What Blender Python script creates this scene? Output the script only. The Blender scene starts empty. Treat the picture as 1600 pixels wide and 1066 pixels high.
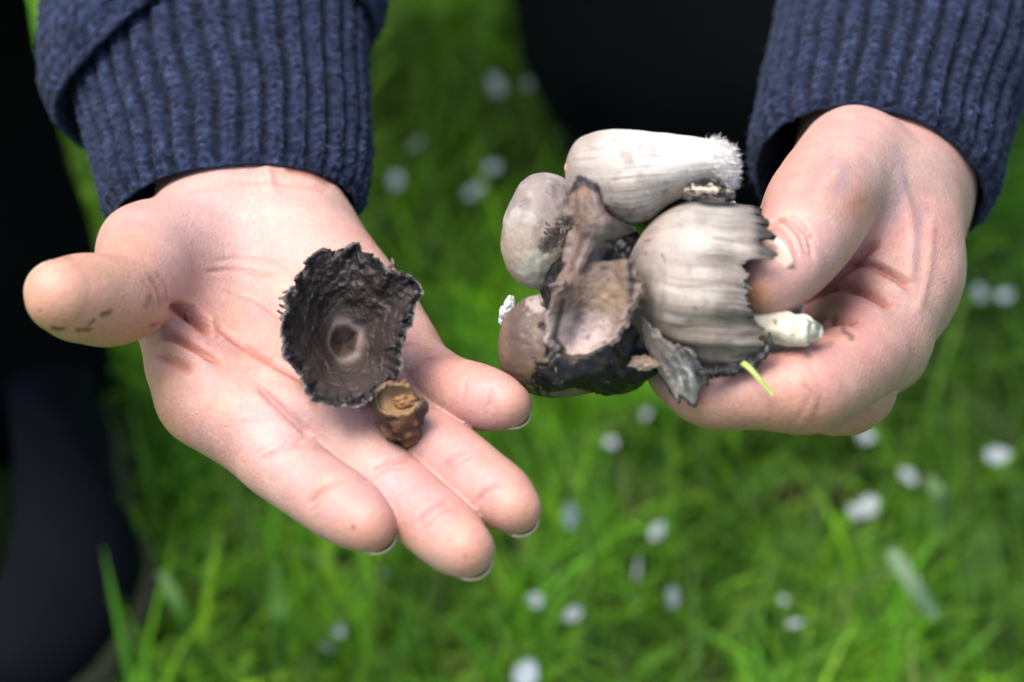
import bpy, math, random
import numpy as np

# ------------------------------------------------------------------ camera, sky, sun, exposure
random.seed(7)
RNG = np.random.default_rng(11)
scn = bpy.context.scene
PITCH = math.radians(45.0)
CAM_H = 0.84
FOCUS = 0.68                      # metres from lens to the hands
FPX = 3740.0                      # focal length in photo pixels (1600 wide)
cam_d = bpy.data.cameras.new('camera')
cam = bpy.data.objects.new('camera', cam_d)
scn.collection.objects.link(cam)
cam.location = (0, 0, CAM_H)
cam.rotation_euler = (math.pi / 2 - PITCH, 0, 0)
cam_d.sensor_width = 36.0
cam_d.lens = FPX / 1600 * 36.0
cam_d.clip_start = 0.02
cam_d.clip_end = 2000
cam_d.dof.use_dof = True
cam_d.dof.focus_distance = FOCUS - 0.008
cam_d.dof.aperture_fstop = 6.2
cam_d.dof.aperture_blades = 0
scn.camera = cam

SUN_EL, SUN_AZ = math.radians(70), math.radians(-84)     # azimuth measured from +Y towards +X
world = bpy.data.worlds.new('World')
scn.world = world
world.use_nodes = True
wn = world.node_tree.nodes
wl = world.node_tree.links
bg = wn['Background']
sky = wn.new('ShaderNodeTexSky')
sky.sky_type = 'NISHITA'
sky.sun_disc = False
sky.sun_elevation = SUN_EL
sky.sun_rotation = SUN_AZ
sky.air_density = 1.0
sky.dust_density = 4.0
sky.ozone_density = 1.0
wl.new(sky.outputs['Color'], bg.inputs['Color'])
bg.inputs['Strength'].default_value = 0.12

sun_d = bpy.data.lights.new('sun', 'SUN')
sun = bpy.data.objects.new('sun', sun_d)
scn.collection.objects.link(sun)
sun_d.energy = 1.5
sun_d.angle = math.radians(38)
sun_d.color = (1.0, 0.965, 0.92)
sdir = np.array([math.cos(SUN_EL) * math.sin(SUN_AZ), math.cos(SUN_EL) * math.cos(SUN_AZ), math.sin(SUN_EL)])
from mathutils import Vector
sun.rotation_euler = Vector(sdir).to_track_quat('Z', 'Y').to_euler()

scn.view_settings.view_transform = 'Standard'
scn.view_settings.look = 'None'
scn.view_settings.gamma = 1.0
scn.view_settings.exposure = 1.78
scn.view_settings.use_curve_mapping = False
scn.render.engine = 'CYCLES'
scn.cycles.max_bounces = 8
scn.cycles.transparent_max_bounces = 6

# ------------------------------------------------------------------ frames
RIGHT = np.array([1.0, 0, 0])
FWD = np.array([0, math.cos(PITCH), -math.sin(PITCH)])
UPV = np.array([0, math.sin(PITCH), math.cos(PITCH)])
H0 = np.array([0, 0, CAM_H]) + FWD * FOCUS
D0 = FOCUS * 1000


def C(px, py, z):
    """photo pixel + height z (mm) above the plane of the hands -> working point in mm"""
    d = D0 - z
    return np.array([(px - 800) / FPX * d, -(py - 533) / FPX * d, z], float)


def CA(rows):
    return np.array([C(*r[:3]) for r in rows])


def W(P):
    P = np.asarray(P, float)
    return H0 + (P[..., 0:1] * RIGHT + P[..., 1:2] * UPV - P[..., 2:3] * FWD) / 1000.0


def Winv(Q):
    D = (np.asarray(Q, float) - H0) * 1000.0
    return np.stack([D @ RIGHT, D @ UPV, -(D @ FWD)], -1)


def PIX(P):
    d = D0 - P[..., 2]
    return np.stack([800 + P[..., 0] / d * FPX, 533 - P[..., 1] / d * FPX], -1)


WUP = np.array([0, math.cos(PITCH), math.sin(PITCH)])     # world up in the working frame
WAWAY = np.array([0, math.sin(PITCH), -math.cos(PITCH)])   # horizontal, away from the lens


def ground_pt(px, py):
    """world point where a photo pixel meets the ground z=0"""
    ray = FWD + (px - 800) / FPX * RIGHT - (py - 533) / FPX * UPV
    t = CAM_H / -ray[2]
    return np.array([0, 0, CAM_H]) + ray * t


# ------------------------------------------------------------------ numpy noise
def _hash(i, j, k, seed):
    n = (i * 374761393 + j * 668265263 + k * 1440662683 + seed * 974634777) & 0xFFFFFFFF
    n = (n ^ (n >> 13)) * 1274126177 & 0xFFFFFFFF
    n = (n ^ (n >> 16)) * 2246822519 & 0xFFFFFFFF
    n = n ^ (n >> 15)
    return (n & 0xFFFFFF) / float(0xFFFFFF)


def vnoise(P, seed=0):
    P = np.asarray(P, float)
    F = np.floor(P).astype(np.int64)
    f = P - F
    f = f * f * (3 - 2 * f)
    i, j, k = F[..., 0], F[..., 1], F[..., 2]
    out = 0
    for a in (0, 1):
        for b in (0, 1):
            for c in (0, 1):
                w = (f[..., 0] if a else 1 - f[..., 0]) * (f[..., 1] if b else 1 - f[..., 1]) * (f[..., 2] if c else 1 - f[..., 2])
                out = out + w * _hash(i + a, j + b, k + c, seed)
    return out * 2 - 1


def fbm(P, oct=3, seed=0):
    s, a, o = 0, 1.0, 0
    for q in range(oct):
        s = s + a * vnoise(P * (2 ** q), seed + q * 17)
        o += a
        a *= 0.5
    return s / o


def smooth(a, b, x):
    t = np.clip((x - a) / (b - a), 0, 1)
    return t * t * (3 - 2 * t)


def catmull(pts, n):
    """resample control rows (k,m) to n rows by Catmull-Rom"""
    pts = np.asarray(pts, float)
    k = len(pts)
    P = np.vstack([2 * pts[0] - pts[1], pts, 2 * pts[-1] - pts[-2]])
    t = np.linspace(0, k - 1, n)
    i = np.minimum(t.astype(int), k - 2)
    f = (t - i)[:, None]
    p0, p1, p2, p3 = P[i], P[i + 1], P[i + 2], P[i + 3]
    return 0.5 * ((2 * p1) + (-p0 + p2) * f + (2 * p0 - 5 * p1 + 4 * p2 - p3) * f ** 2 + (-p0 + 3 * p1 - 3 * p2 + p3) * f ** 3)


# ------------------------------------------------------------------ mesh helpers
def make_obj(name, V, F, mat, parent=None, col=None, smooth_=True, world_=False, label=None, cat=None, group=None, kind=None, attrs=None):
    """V working mm (or world m), F (n,3|4) ints"""
    V = np.asarray(V, float).reshape(-1, 3)
    Q = V if world_ else W(V)
    off = np.array(parent.location) if parent is not None else None
    if parent is None:
        off = np.array([0.5 * (Q[:, 0].min() + Q[:, 0].max()), 0.5 * (Q[:, 1].min() + Q[:, 1].max()), Q[:, 2].min()])
    else:
        p = parent.parent
        while p is not None:
            off = off + np.array(p.location)
            p = p.parent
    me = bpy.data.meshes.new(name)
    F = np.asarray(F)
    n, k = F.shape
    me.vertices.add(len(Q))
    me.vertices.foreach_set('co', (Q - off).astype(np.float32).ravel())
    me.loops.add(n * k)
    me.loops.foreach_set('vertex_index', F.astype(np.int32).ravel())
    me.polygons.add(n)
    me.polygons.foreach_set('loop_start', (np.arange(n) * k).astype(np.int32))
    me.polygons.foreach_set('loop_total', np.full(n, k, np.int32))
    me.update(calc_edges=True)
    me.polygons.foreach_set('use_smooth', np.full(n, smooth_, bool))
    if col is not None:
        col = np.asarray(col, float).reshape(-1, 3)
        a = me.color_attributes.new('Col', 'FLOAT_COLOR', 'POINT')
        a.data.foreach_set('color', np.hstack([np.clip(col, 0, 1), np.ones((len(col), 1))]).astype(np.float32).ravel())
    for an, av in (attrs or {}).items():
        a = me.attributes.new(an, 'FLOAT', 'POINT')
        a.data.foreach_set('value', np.asarray(av, np.float32).ravel())
    me.validate()
    if mat is not None:
        me.materials.append(mat)
    o = bpy.data.objects.new(name, me)
    scn.collection.objects.link(o)
    if parent is not None:
        o.parent = parent
    else:
        o.location = off
    tag(o, label, cat, group, kind)
    return o


def tag(o, label=None, cat=None, group=None, kind=None):
    if label: o['label'] = label
    if cat: o['category'] = cat
    if group: o['group'] = group
    if kind: o['kind'] = kind
    return o


def empty(name, loc, label, cat, group=None):
    o = bpy.data.objects.new(name, None)
    scn.collection.objects.link(o)
    o.location = tuple(float(x) for x in loc)
    o.empty_display_size = 0.05
    return tag(o, label, cat, group)


def grid_faces(nv, nu, closed_u=False, off=0, flip=False):
    i = np.arange(nv - 1)[:, None]
    j = np.arange(nu if closed_u else nu - 1)[None, :]
    j2 = (j + 1) % nu
    a = i * nu + j
    b = i * nu + j2
    c = (i + 1) * nu + j2
    d = (i + 1) * nu + j
    F = np.stack([a, b, c, d], -1).reshape(-1, 4) + off
    return F[:, ::-1] if flip else F


def grid_normals(P, closed_u):
    if closed_u:
        du = np.roll(P, -1, 1) - np.roll(P, 1, 1)
    else:
        du = np.gradient(P, axis=1)
    dv = np.gradient(P, axis=0)
    n = np.cross(du, dv)
    return n / (np.linalg.norm(n, axis=-1, keepdims=True) + 1e-9)


def orient(P, closed_u, mode=None):
    """-1 when the grid's own normals point inwards (radial) or away from the lens (z)"""
    N = grid_normals(P, closed_u)
    if mode is None:
        mode = 'radial' if closed_u else 'z'
    s = (N * (P - P.mean(1, keepdims=True))).sum() if mode == 'radial' else N[..., 2].sum()
    return -1 if s < 0 else 1


def skin_faces(P):
    """closed-around grid with outward winding"""
    return grid_faces(P.shape[0], P.shape[1], True, flip=orient(P, True) < 0)


def shell(P, t, closed_u, colo, coli, mode=None):
    """outer grid P (nv,nu,3), thickness t (scalar or grid) -> verts, faces, cols of a closed shell"""
    nv, nu = P.shape[:2]
    flip = orient(P, closed_u, mode) < 0
    N = grid_normals(P, closed_u) * (-1 if flip else 1)
    t = np.broadcast_to(np.asarray(t, float), (nv, nu))[..., None]
    I = P - N * t
    V = np.concatenate([P.reshape(-1, 3), I.reshape(-1, 3)])
    o = nv * nu
    F = [grid_faces(nv, nu, closed_u, 0, flip), grid_faces(nv, nu, closed_u, o, not flip)]

    def strip(idx):
        idx = np.asarray(idx)
        return np.stack([idx[:-1], idx[1:], idx[1:] + o, idx[:-1] + o], -1)
    last = np.arange(nu) + (nv - 1) * nu
    first = np.arange(nu)
    if closed_u:
        last = np.append(last, last[0]); first = np.append(first, first[0])
    s1, s0 = strip(last), strip(first)
    F += [s1 if flip else s1[:, ::-1], s0[:, ::-1] if flip else s0]
    if not closed_u:
        l = np.arange(nv) * nu
        F += [strip(l), strip(l + nu - 1)[:, ::-1]]
    cols = np.concatenate([np.asarray(colo).reshape(-1, 3), np.asarray(coli).reshape(-1, 3)])
    return V, np.concatenate(F), cols


# ------------------------------------------------------------------ signed distance modelling
def smin(a, b, k):
    h = np.maximum(k - np.abs(a - b), 0) / k
    return np.minimum(a, b) - h * h * k * 0.25


def d_chain(P, J, per=4, far=14.0):
    """J: (k,4) joints x,y,z,r ; splined tapered tube; points far away get a cheap lower bound"""
    J = catmull(J, (len(J) - 1) * per + 1) if per > 1 else np.asarray(J, float)
    lo = (J[:, :3] - J[:, 3:]).min(0); hi = (J[:, :3] + J[:, 3:]).max(0)
    sc = far / 14.0
    q = np.maximum(np.maximum(lo - P, P - hi), 0)
    out = np.sqrt((q * q).sum(1)) + 1.0 * sc
    m = out < far
    if not m.any():
        return out
    Pm = P[m]
    best = np.full(len(Pm), 1e9)
    for a, b in zip(J[:-1], J[1:]):
        ab = b[:3] - a[:3]
        ap = Pm - a[:3]
        t = np.clip(ap @ ab / (ab @ ab + 1e-9), 0, 1)
        q = ap - t[:, None] * ab
        best = np.minimum(best, np.sqrt(np.einsum('ij,ij->i', q, q)) - (a[3] + (b[3] - a[3]) * t))
    out[m] = best
    return out


def d_ellipsoid(P, c, axes, R):
    q = (P - c) @ np.asarray(R).T / np.asarray(axes)
    k0 = np.linalg.norm(q, axis=1)
    k1 = np.linalg.norm(q / np.asarray(axes), axis=1) + 1e-9
    return k0 * (k0 - 1) / k1


def sdf_mesh(f, lo, hi, h, B=5):
    lo = np.asarray(lo, float)
    nb = np.ceil((np.asarray(hi) - lo) / (h * B)).astype(int)
    bi = np.stack(np.meshgrid(*[np.arange(n) for n in nb], indexing='ij'), -1).reshape(-1, 3)
    cen = lo + (bi * B + (B - 1) / 2) * h
    fc = f(cen)
    dims = nb * B
    F = np.repeat(np.repeat(np.repeat(np.sign(fc).reshape(nb).astype(np.float32) * 10, B, 0), B, 1), B, 2)
    act = bi[np.abs(fc) < h * B * 1.35]
    loc = np.stack(np.meshgrid(*[np.arange(B)] * 3, indexing='ij'), -1).reshape(-1, 3)
    for s in range(0, len(act), 4000):
        ids = (act[s:s + 4000, None, :] * B + loc[None]).reshape(-1, 3)
        F[ids[:, 0], ids[:, 1], ids[:, 2]] = f(lo + ids * h)
    S = F < 0
    cnt = np.zeros(dims - 1, np.int8)
    corners = [(a, b, c) for a in (0, 1) for b in (0, 1) for c in (0, 1)]
    for a, b, c in corners:
        cnt += S[a:dims[0] - 1 + a, b:dims[1] - 1 + b, c:dims[2] - 1 + c]
    cells = np.argwhere((cnt > 0) & (cnt < 8))
    vid = np.full(dims - 1, -1, np.int32)
    vid[cells[:, 0], cells[:, 1], cells[:, 2]] = np.arange(len(cells))
    acc = np.zeros((len(cells), 3)); num = np.zeros(len(cells))
    cv = {q: F[cells[:, 0] + q[0], cells[:, 1] + q[1], cells[:, 2] + q[2]] for q in corners}
    for q in corners:
        for ax in range(3):
            if q[ax] == 0:
                r = list(q); r[ax] = 1; r = tuple(r)
                v0, v1 = cv[q], cv[r]
                m = (v0 < 0) != (v1 < 0)
                t = np.where(m, v0 / np.where(m, v0 - v1, 1), 0)
                p = np.tile(np.array(q, float), (len(cells), 1))
                p[:, ax] = t
                acc += p * m[:, None]; num += m
    V = lo + (cells + acc / num[:, None]) * h
    Q = []
    for ax in range(3):
        o1, o2 = [(1, 2), (2, 0), (0, 1)][ax]
        sl0 = [slice(None)] * 3; sl1 = [slice(None)] * 3
        sl0[ax] = slice(0, -1); sl1[ax] = slice(1, None)
        A, Bq = S[tuple(sl0)], S[tuple(sl1)]
        e = np.argwhere(A != Bq)
        e = e[(e[:, o1] > 0) & (e[:, o2] > 0) & (e[:, o1] < dims[o1] - 1) & (e[:, o2] < dims[o2] - 1)]
        ins = A[e[:, 0], e[:, 1], e[:, 2]]
        q = []
        for d1, d2 in ((-1, -1), (0, -1), (0, 0), (-1, 0)):
            c = e.copy(); c[:, o1] += d1; c[:, o2] += d2
            q.append(vid[c[:, 0], c[:, 1], c[:, 2]])
        q = np.stack(q, 1)
        q[~ins] = q[~ins][:, ::-1]
        Q.append(q)
    Q = np.concatenate(Q)
    Q = Q[(Q >= 0).all(1)]
    V, N = project(f, V, h)
    return V, Q, N


def project(f, V, h, it=2):
    e = 0.35 * h
    K = np.array([[1, -1, -1], [-1, -1, 1], [-1, 1, -1], [1, 1, 1]], float)
    for q in range(it):
        g = sum(k[None] * f(V + k * e)[:, None] for k in K)
        N = g / (np.linalg.norm(g, axis=1, keepdims=True) + 1e-9)
        d = f(V)
        if q < it:
            V = V - N * np.clip(d, -h, h)[:, None] * 0.9
    return V, N


def px_dist(PX, poly):
    poly = np.asarray(poly, float)
    out = np.full(len(PX), 1e9)
    for a, b in zip(poly[:-1], poly[1:]):
        ab = b - a
        t = np.clip((PX - a) @ ab / (ab @ ab + 1e-9), 0, 1)
        out = np.minimum(out, np.linalg.norm(PX - a - t[:, None] * ab, axis=1))
    return out


def mixc(col, c, w):
    return col + (np.asarray(c, float) - col) * np.clip(w, 0, 1)[..., None]


# ------------------------------------------------------------------ materials
def nodes_mat(name):
    m = bpy.data.materials.new(name)
    m.use_nodes = True
    nt = m.node_tree
    return m, nt, nt.nodes, nt.links, nt.nodes['Principled BSDF']


def col_mat(name, rough=0.6, var=0.12, var_scale=400, bump=0.2, bump_scale=900, bump_dist=0.0003, sss=None, spec=0.5, sheen=0.0, var2=0.0, var2_scale=60, coat=0.0, rough_var=0.0):
    m, nt, N, L, p = nodes_mat(name)
    at = N.new('ShaderNodeAttribute'); at.attribute_name = 'Col'
    tc = N.new('ShaderNodeTexCoord')
    cur = at.outputs['Color']
    for v, s, dt in ((var, var_scale, 3), (var2, var2_scale, 4)):
        if v <= 0: continue
        nz = N.new('ShaderNodeTexNoise'); nz.inputs['Scale'].default_value = s; nz.inputs['Detail'].default_value = dt
        L.new(tc.outputs['Object'], nz.inputs['Vector'])
        mr = N.new('ShaderNodeMapRange')
        mr.inputs['From Min'].default_value = 0.25; mr.inputs['From Max'].default_value = 0.75
        mr.inputs['To Min'].default_value = 1 - v; mr.inputs['To Max'].default_value = 1 + v
        L.new(nz.outputs['Fac'], mr.inputs['Value'])
        mx = N.new('ShaderNodeVectorMath'); mx.operation = 'SCALE'
        L.new(cur, mx.inputs[0]); L.new(mr.outputs['Result'], mx.inputs['Scale'])
        cur = mx.outputs['Vector']
    L.new(cur, p.inputs['Base Color'])
    p.inputs['Roughness'].default_value = rough
    p.inputs['Specular IOR Level'].default_value = spec
    if sheen:
        p.inputs['Sheen Weight'].default_value = sheen
        p.inputs['Sheen Roughness'].default_value = 0.5
    if coat:
        p.inputs['Coat Weight'].default_value = coat
        p.inputs['Coat Roughness'].default_value = 0.15
    if sss:
        p.inputs['Subsurface Weight'].default_value = sss[0]
        p.inputs['Subsurface Radius'].default_value = sss[1]
        p.inputs['Subsurface Scale'].default_value = sss[2]
    if bump > 0:
        nb = N.new('ShaderNodeTexNoise'); nb.inputs['Scale'].default_value = bump_scale; nb.inputs['Detail'].default_value = 4
        L.new(tc.outputs['Object'], nb.inputs['Vector'])
        bp = N.new('ShaderNodeBump'); bp.inputs['Strength'].default_value = bump; bp.inputs['Distance'].default_value = bump_dist
        L.new(nb.outputs['Fac'], bp.inputs['Height'])
        L.new(bp.outputs['Normal'], p.inputs['Normal'])
    return m


M_SKIN = col_mat('skin', rough=0.5, var=0.10, var_scale=750, var2=0.09, var2_scale=160, bump=0.55, bump_scale=1100, bump_dist=0.0003, sss=(0.22, (1.0, 0.32, 0.18), 0.003), spec=0.33)

def skin_lines(m):
    # fine crackle of skin cells mixed under the pore noise
    nt = m.node_tree; N, L = nt.nodes, nt.links
    bp = [n for n in N if n.type == 'BUMP'][0]
    tc = [n for n in N if n.type == 'TEX_COORD'][0]
    vo = N.new('ShaderNodeTexVoronoi'); vo.feature = 'DISTANCE_TO_EDGE'; vo.inputs['Scale'].default_value = 620
    nz = N.new('ShaderNodeTexNoise'); nz.inputs['Scale'].default_value = 260
    mx = N.new('ShaderNodeVectorMath'); mx.operation = 'MULTIPLY_ADD'; mx.inputs[1].default_value = (.002, .002, .002)
    L.new(tc.outputs['Object'], nz.inputs['Vector']); L.new(nz.outputs['Color'], mx.inputs[0]); L.new(tc.outputs['Object'], mx.inputs[2])
    L.new(mx.outputs['Vector'], vo.inputs['Vector'])
    b2 = N.new('ShaderNodeBump'); b2.inputs['Strength'].default_value = 0.35; b2.inputs['Distance'].default_value = 0.0005
    L.new(vo.outputs['Distance'], b2.inputs['Height'])
    L.new(b2.outputs['Normal'], bp.inputs['Normal'])


skin_lines(M_SKIN)
M_NAIL = col_mat('fingernail', rough=0.3, var=0.04, bump=0.05, sss=(0.3, (1, .5, .35), 0.002))
M_KNIT = col_mat('navy_wool', rough=0.95, var=0.75, var_scale=420, var2=0.3, var2_scale=140, bump=0.6, bump_scale=1600, bump_dist=0.0006, spec=0.05, sheen=0.03)
M_CAP = col_mat('mushroom_flesh', rough=0.6, var=0.10, var_scale=700, var2=0.08, var2_scale=150, bump=0.35, bump_scale=900, bump_dist=0.0004, sss=(0.15, (1, .8, .6), 0.002), spec=0.35)
M_INK = col_mat('inky_gill', rough=0.42, var=0.3, var_scale=300, bump=0.4, bump_scale=300, bump_dist=0.0008, spec=0.25)
M_CLOTH = col_mat('dark_cloth', rough=0.95, var=0.25, var_scale=500, var2=0.2, var2_scale=20, bump=0.4, bump_scale=700, bump_dist=0.0008, spec=0.02)
M_SHOE = col_mat('shoe_leather', rough=0.8, var=0.15, var_scale=200, bump=0.3, bump_scale=300, spec=0.06)
M_PETAL = col_mat('petal', rough=0.6, var=0.05, var_scale=300, bump=0.1, sss=(0.2, (1, 1, 1), 0.001))


def grass_mat():
    m, nt, N, L, p = nodes_mat('grass_blade')
    at = N.new('ShaderNodeAttribute'); at.attribute_name = 'Col'
    p.inputs['Roughness'].default_value = 0.5
    p.inputs['Specular IOR Level'].default_value = 0.35
    L.new(at.outputs['Color'], p.inputs['Base Color'])
    tr = N.new('ShaderNodeBsdfTranslucent')
    mx0 = N.new('ShaderNodeMixRGB'); mx0.blend_type = 'MULTIPLY'; mx0.inputs['Fac'].default_value = 1.0
    mx0.inputs['Color2'].default_value = (0.95, 1.25, 0.4, 1)
    L.new(at.outputs['Color'], mx0.inputs['Color1'])
    L.new(mx0.outputs['Color'], tr.inputs['Color'])
    mx = N.new('ShaderNodeMixShader'); mx.inputs['Fac'].default_value = 0.45
    L.new(p.outputs['BSDF'], mx.inputs[1]); L.new(tr.outputs['BSDF'], mx.inputs[2])
    L.new(mx.outputs['Shader'], N['Material Output'].inputs['Surface'])
    return m


M_GRASS = grass_mat()


def soil_mat():
    m, nt, N, L, p = nodes_mat('soil_and_turf')
    tc = N.new('ShaderNodeTexCoord')
    n1 = N.new('ShaderNodeTexNoise'); n1.inputs['Scale'].default_value = 9; n1.inputs['Detail'].default_value = 6
    L.new(tc.outputs['Object'], n1.inputs['Vector'])
    cr = N.new('ShaderNodeValToRGB')
    cr.color_ramp.elements[0].position = 0.35; cr.color_ramp.elements[0].color = (0.045, 0.05, 0.016, 1)
    cr.color_ramp.elements[1].position = 0.62; cr.color_ramp.elements[1].color = (0.07, 0.17, 0.02, 1)
    L.new(n1.outputs['Fac'], cr.inputs['Fac'])
    L.new(cr.outputs['Color'], p.inputs['Base Color'])
    p.inputs['Roughness'].default_value = 0.95
    return m


M_SOIL = soil_mat()

# ------------------------------------------------------------------ ground sheet
def build_ground():
    n = 81
    t = np.linspace(-1, 1, n)
    g = np.sign(t) * np.abs(t) ** 3 * 300
    X, Y = np.meshgrid(g, g + 1.0)
    Z = 0.006 * fbm(np.stack([X * 6, Y * 6, X * 0], -1), 2, 3) * np.exp(-((X ** 2 + (Y - 1) ** 2) / 9))
    V = np.stack([X, Y, Z - 0.006], -1)
    make_obj('ground', V, grid_faces(n, n), M_SOIL, world_=True, kind='structure', label='mossy lawn soil under the grass')


build_ground()

# ------------------------------------------------------------------ the person
person = empty('person', (0.0, 1.05, 0.0), 'person in navy ribbed jumper and black trousers holding out both hands', 'person')
SKIN = np.array([0.66, 0.405, 0.33])
SKIN_GAIN = np.array([0.535, 0.485, 0.485])


def J(rows):
    """joint rows px,py,z,r -> x,y,z,r"""
    return np.array([np.append(C(*r[:3]), r[3]) for r in rows])


# --- open hand: joints in photo pixels with height above the focal plane
R_FING = {
    'index': J([(325, 622, 8, 13), (388, 677, 15, 11.5), (440, 722, 25, 11.1), (482, 755, 33, 10.2), (520, 782, 40, 10.0), (552, 804, 46, 9.3), (577, 820, 51, 7.4)]),
    'middle': J([(440, 618, 10, 12.5), (530, 685, 20, 11.0), (602, 752, 32, 10.3), (660, 802, 44, 9.9), (700, 836, 52, 9.4), (727, 858, 58, 7.6)]),
    'ring': J([(545, 592, 6, 12), (622, 650, 15, 10.4), (688, 704, 27, 9.8), (742, 746, 38, 9.5), (780, 775, 45, 9.0), (803, 793, 50, 7.2)]),
    'pinky': J([(622, 556, -2, 11), (668, 590, 8, 9.8), (708, 608, 18, 9.2), (745, 618, 25, 8.9), (772, 626, 29, 8.3), (792, 632, 32, 6.6)]),
}
R_THUMB = J([(300, 365, -36, 13), (240, 400, -14, 14), (224, 436, 8, 13.2), (180, 466, 26, 12.9), (132, 467, 38, 12.2), (98, 463, 46, 10.0)])
R_RAYS = [
    J([(345, 352, -46, 14.5), (320, 480, -22, 14), (325, 622, 8, 13)]),
    J([(365, 345, -46, 17), (395, 480, -23, 14), (440, 618, 9, 12.5)]),
    J([(405, 345, -47, 17), (470, 470, -23, 13.5), (545, 592, 5, 12)]),
    J([(440, 345, -48, 16), (535, 455, -22, 13), (622, 556, -3, 11.5)]),
]
R_PADS = [
    (J([(318, 385, -32, 15.5), (235, 425, -10, 13)]), 12), (J([(216, 385, -18, 11.5), (240, 400, -16, 11)]), 6),           # ball of the thumb
    (J([(470, 385, -34, 15), (570, 505, -10, 12.5)]), 14),          # heel below the little finger
    (J([(268, 470, -8, 9), (290, 560, 2, 10)]), 12),                # web between thumb and forefinger
    (J([(385, 652, 20, 9.5), (560, 640, 22, 8)]), 12),              # pads under the fingers
]
R_ARM = [J([(342, 345, -48, 16), (330, 300, -57, 16.5), (326, 100, -96, 20), (320, -300, -175, 26)]),
         J([(430, 345, -48, 17), (438, 300, -57, 17), (430, 100, -96, 20), (415, -300, -175, 26)])]


def sdf_open_hand(P):
    fin = None
    for q in R_FING.values():
        d = d_chain(P, q)
        fin = d if fin is None else smin(fin, d, 0.7)
    palm = None
    for q in R_RAYS:
        d = d_chain(P, q, 3)
        palm = d if palm is None else smin(palm, d, 9)
    for q in R_ARM:
        palm = smin(palm, d_chain(P, q, 2), 14)
    for q, k in R_PADS:
        palm = smin(palm, d_chain(P, q, 2), k)
    d = smin(palm, fin, 6)
    th = d_chain(P, R_THUMB, 9)
    d = smin(d, th, 7)
    return d + 0.25 * vnoise(P / 9.0, 5)


# --- gripping hand
L_FING = {
    'index': J([(1372, 527, 2, 14.6), (1325, 572, 22, 12.4), (1266, 608, 36, 12.2), (1190, 612, 36, 10.3), (1117, 612, 30, 10.2), (1072, 590, 22, 9.2), (1045, 560, 14, 8.2)]),
    'middle': J([(1370, 528, -24, 13), (1346, 574, -10, 11.5), (1324, 613, 4, 12.2), (1230, 606, 2, 10.5), (1160, 600, -4, 9.5), (1110, 575, -8, 8.5)]),
    'ring': J([(1378, 545, -44, 13), (1330, 575, -30, 12), (1300, 590, -24, 11), (1220, 590, -26, 10), (1160, 575, -26, 9)]),
    'pinky': J([(1372, 530, -64, 12), (1330, 555, -54, 10.5), (1300, 565, -50, 10), (1230, 565, -50, 9), (1190, 550, -48, 8)]),
}
L_THUMB = J([(1335, 255, -28, 17), (1286, 314, 4, 15.5), (1258, 364, 25, 14.0), (1228, 410, 35, 12.0), (1205, 437, 39, 9.8), (1191, 449, 40, 7.4)])
L_RAYS = [
    J([(1390, 270, -50, 20), (1400, 400, -26, 17), (1376, 522, 0, 14)]),
    J([(1405, 280, -62, 20), (1405, 410, -45, 16), (1372, 530, -24, 13)]),
    J([(1395, 290, -75, 18), (1400, 420, -62, 16), (1378, 542, -44, 13)]),
    J([(1385, 290, -85, 17), (1385, 420, -78, 15), (1372, 528, -64, 12)]),
]
L_PADS = [
    (J([(1320, 300, -22, 17), (1330, 400, -18, 15)]), 14),
    (J([(1350, 410, -27, 12), (1362, 470, -14, 11)]), 7),
    (J([(1345, 290, -36, 18), (1322, 322, -14, 15)]), 8),
    (J([(1385, 320, -34, 18), (1405, 430, -20, 17)]), 12),
    (J([(1335, 465, -14, 9), (1312, 520, -4, 9)]), 6),
    (J([(1335, 440, -26, 16), (1255, 505, -24, 12)]), 8),
]
L_ARM = [J([(1372, 285, -58, 25), (1378, 240, -64, 26.5), (1395, 100, -92, 27), (1450, -300, -175, 33)])]


def sdf_grip_hand(P):
    fin = None
    for q in L_FING.values():
        d = d_chain(P, q)
        fin = d if fin is None else smin(fin, d, 0.7)
    palm = None
    for q in L_RAYS:
        d = d_chain(P, q, 3)
        palm = d if palm is None else smin(palm, d, 9)
    for q in L_ARM:
        palm = smin(palm, d_chain(P, q, 2), 16)
    for q, k in L_PADS:
        palm = smin(palm, d_chain(P, q, 2), k)
    d = smin(palm, fin, 5)
    th = d_chain(P, L_THUMB, 9)
    d = smin(d, th, 3.5)
    return d + 0.25 * vnoise(P / 9.0, 9)


def groove(V, N, PX, items, zmin=-1e9):
    """press skin folds given as photo polylines: (poly, sigma px, depth mm, zlo, zhi)"""
    red = np.zeros(len(V))
    for it in items:
        poly, sg, dp = it[:3]
        dp = dp * 1.25
        zlo, zhi = it[3:5] if len(it) > 3 else (-1e9, 1e9)
        poly = catmull(np.array(poly, float), len(poly) * 4) if len(poly) > 2 else np.array(poly, float)
        d = px_dist(PX, poly)
        # fade at both ends
        e = np.minimum(np.linalg.norm(PX - poly[0], axis=1), np.linalg.norm(PX - poly[-1], axis=1))
        w = np.exp(-(d / sg) ** 2) * (N[:, 2] > 0.05) * (V[:, 2] > zlo) * (V[:, 2] < zhi) * smooth(-2, 3.5 * sg, e)
        V = V - N * (w * dp)[:, None]
        if dp > 0:
            red = np.maximum(red, w * min(1, dp / 1.5))
    return V, red


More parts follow.
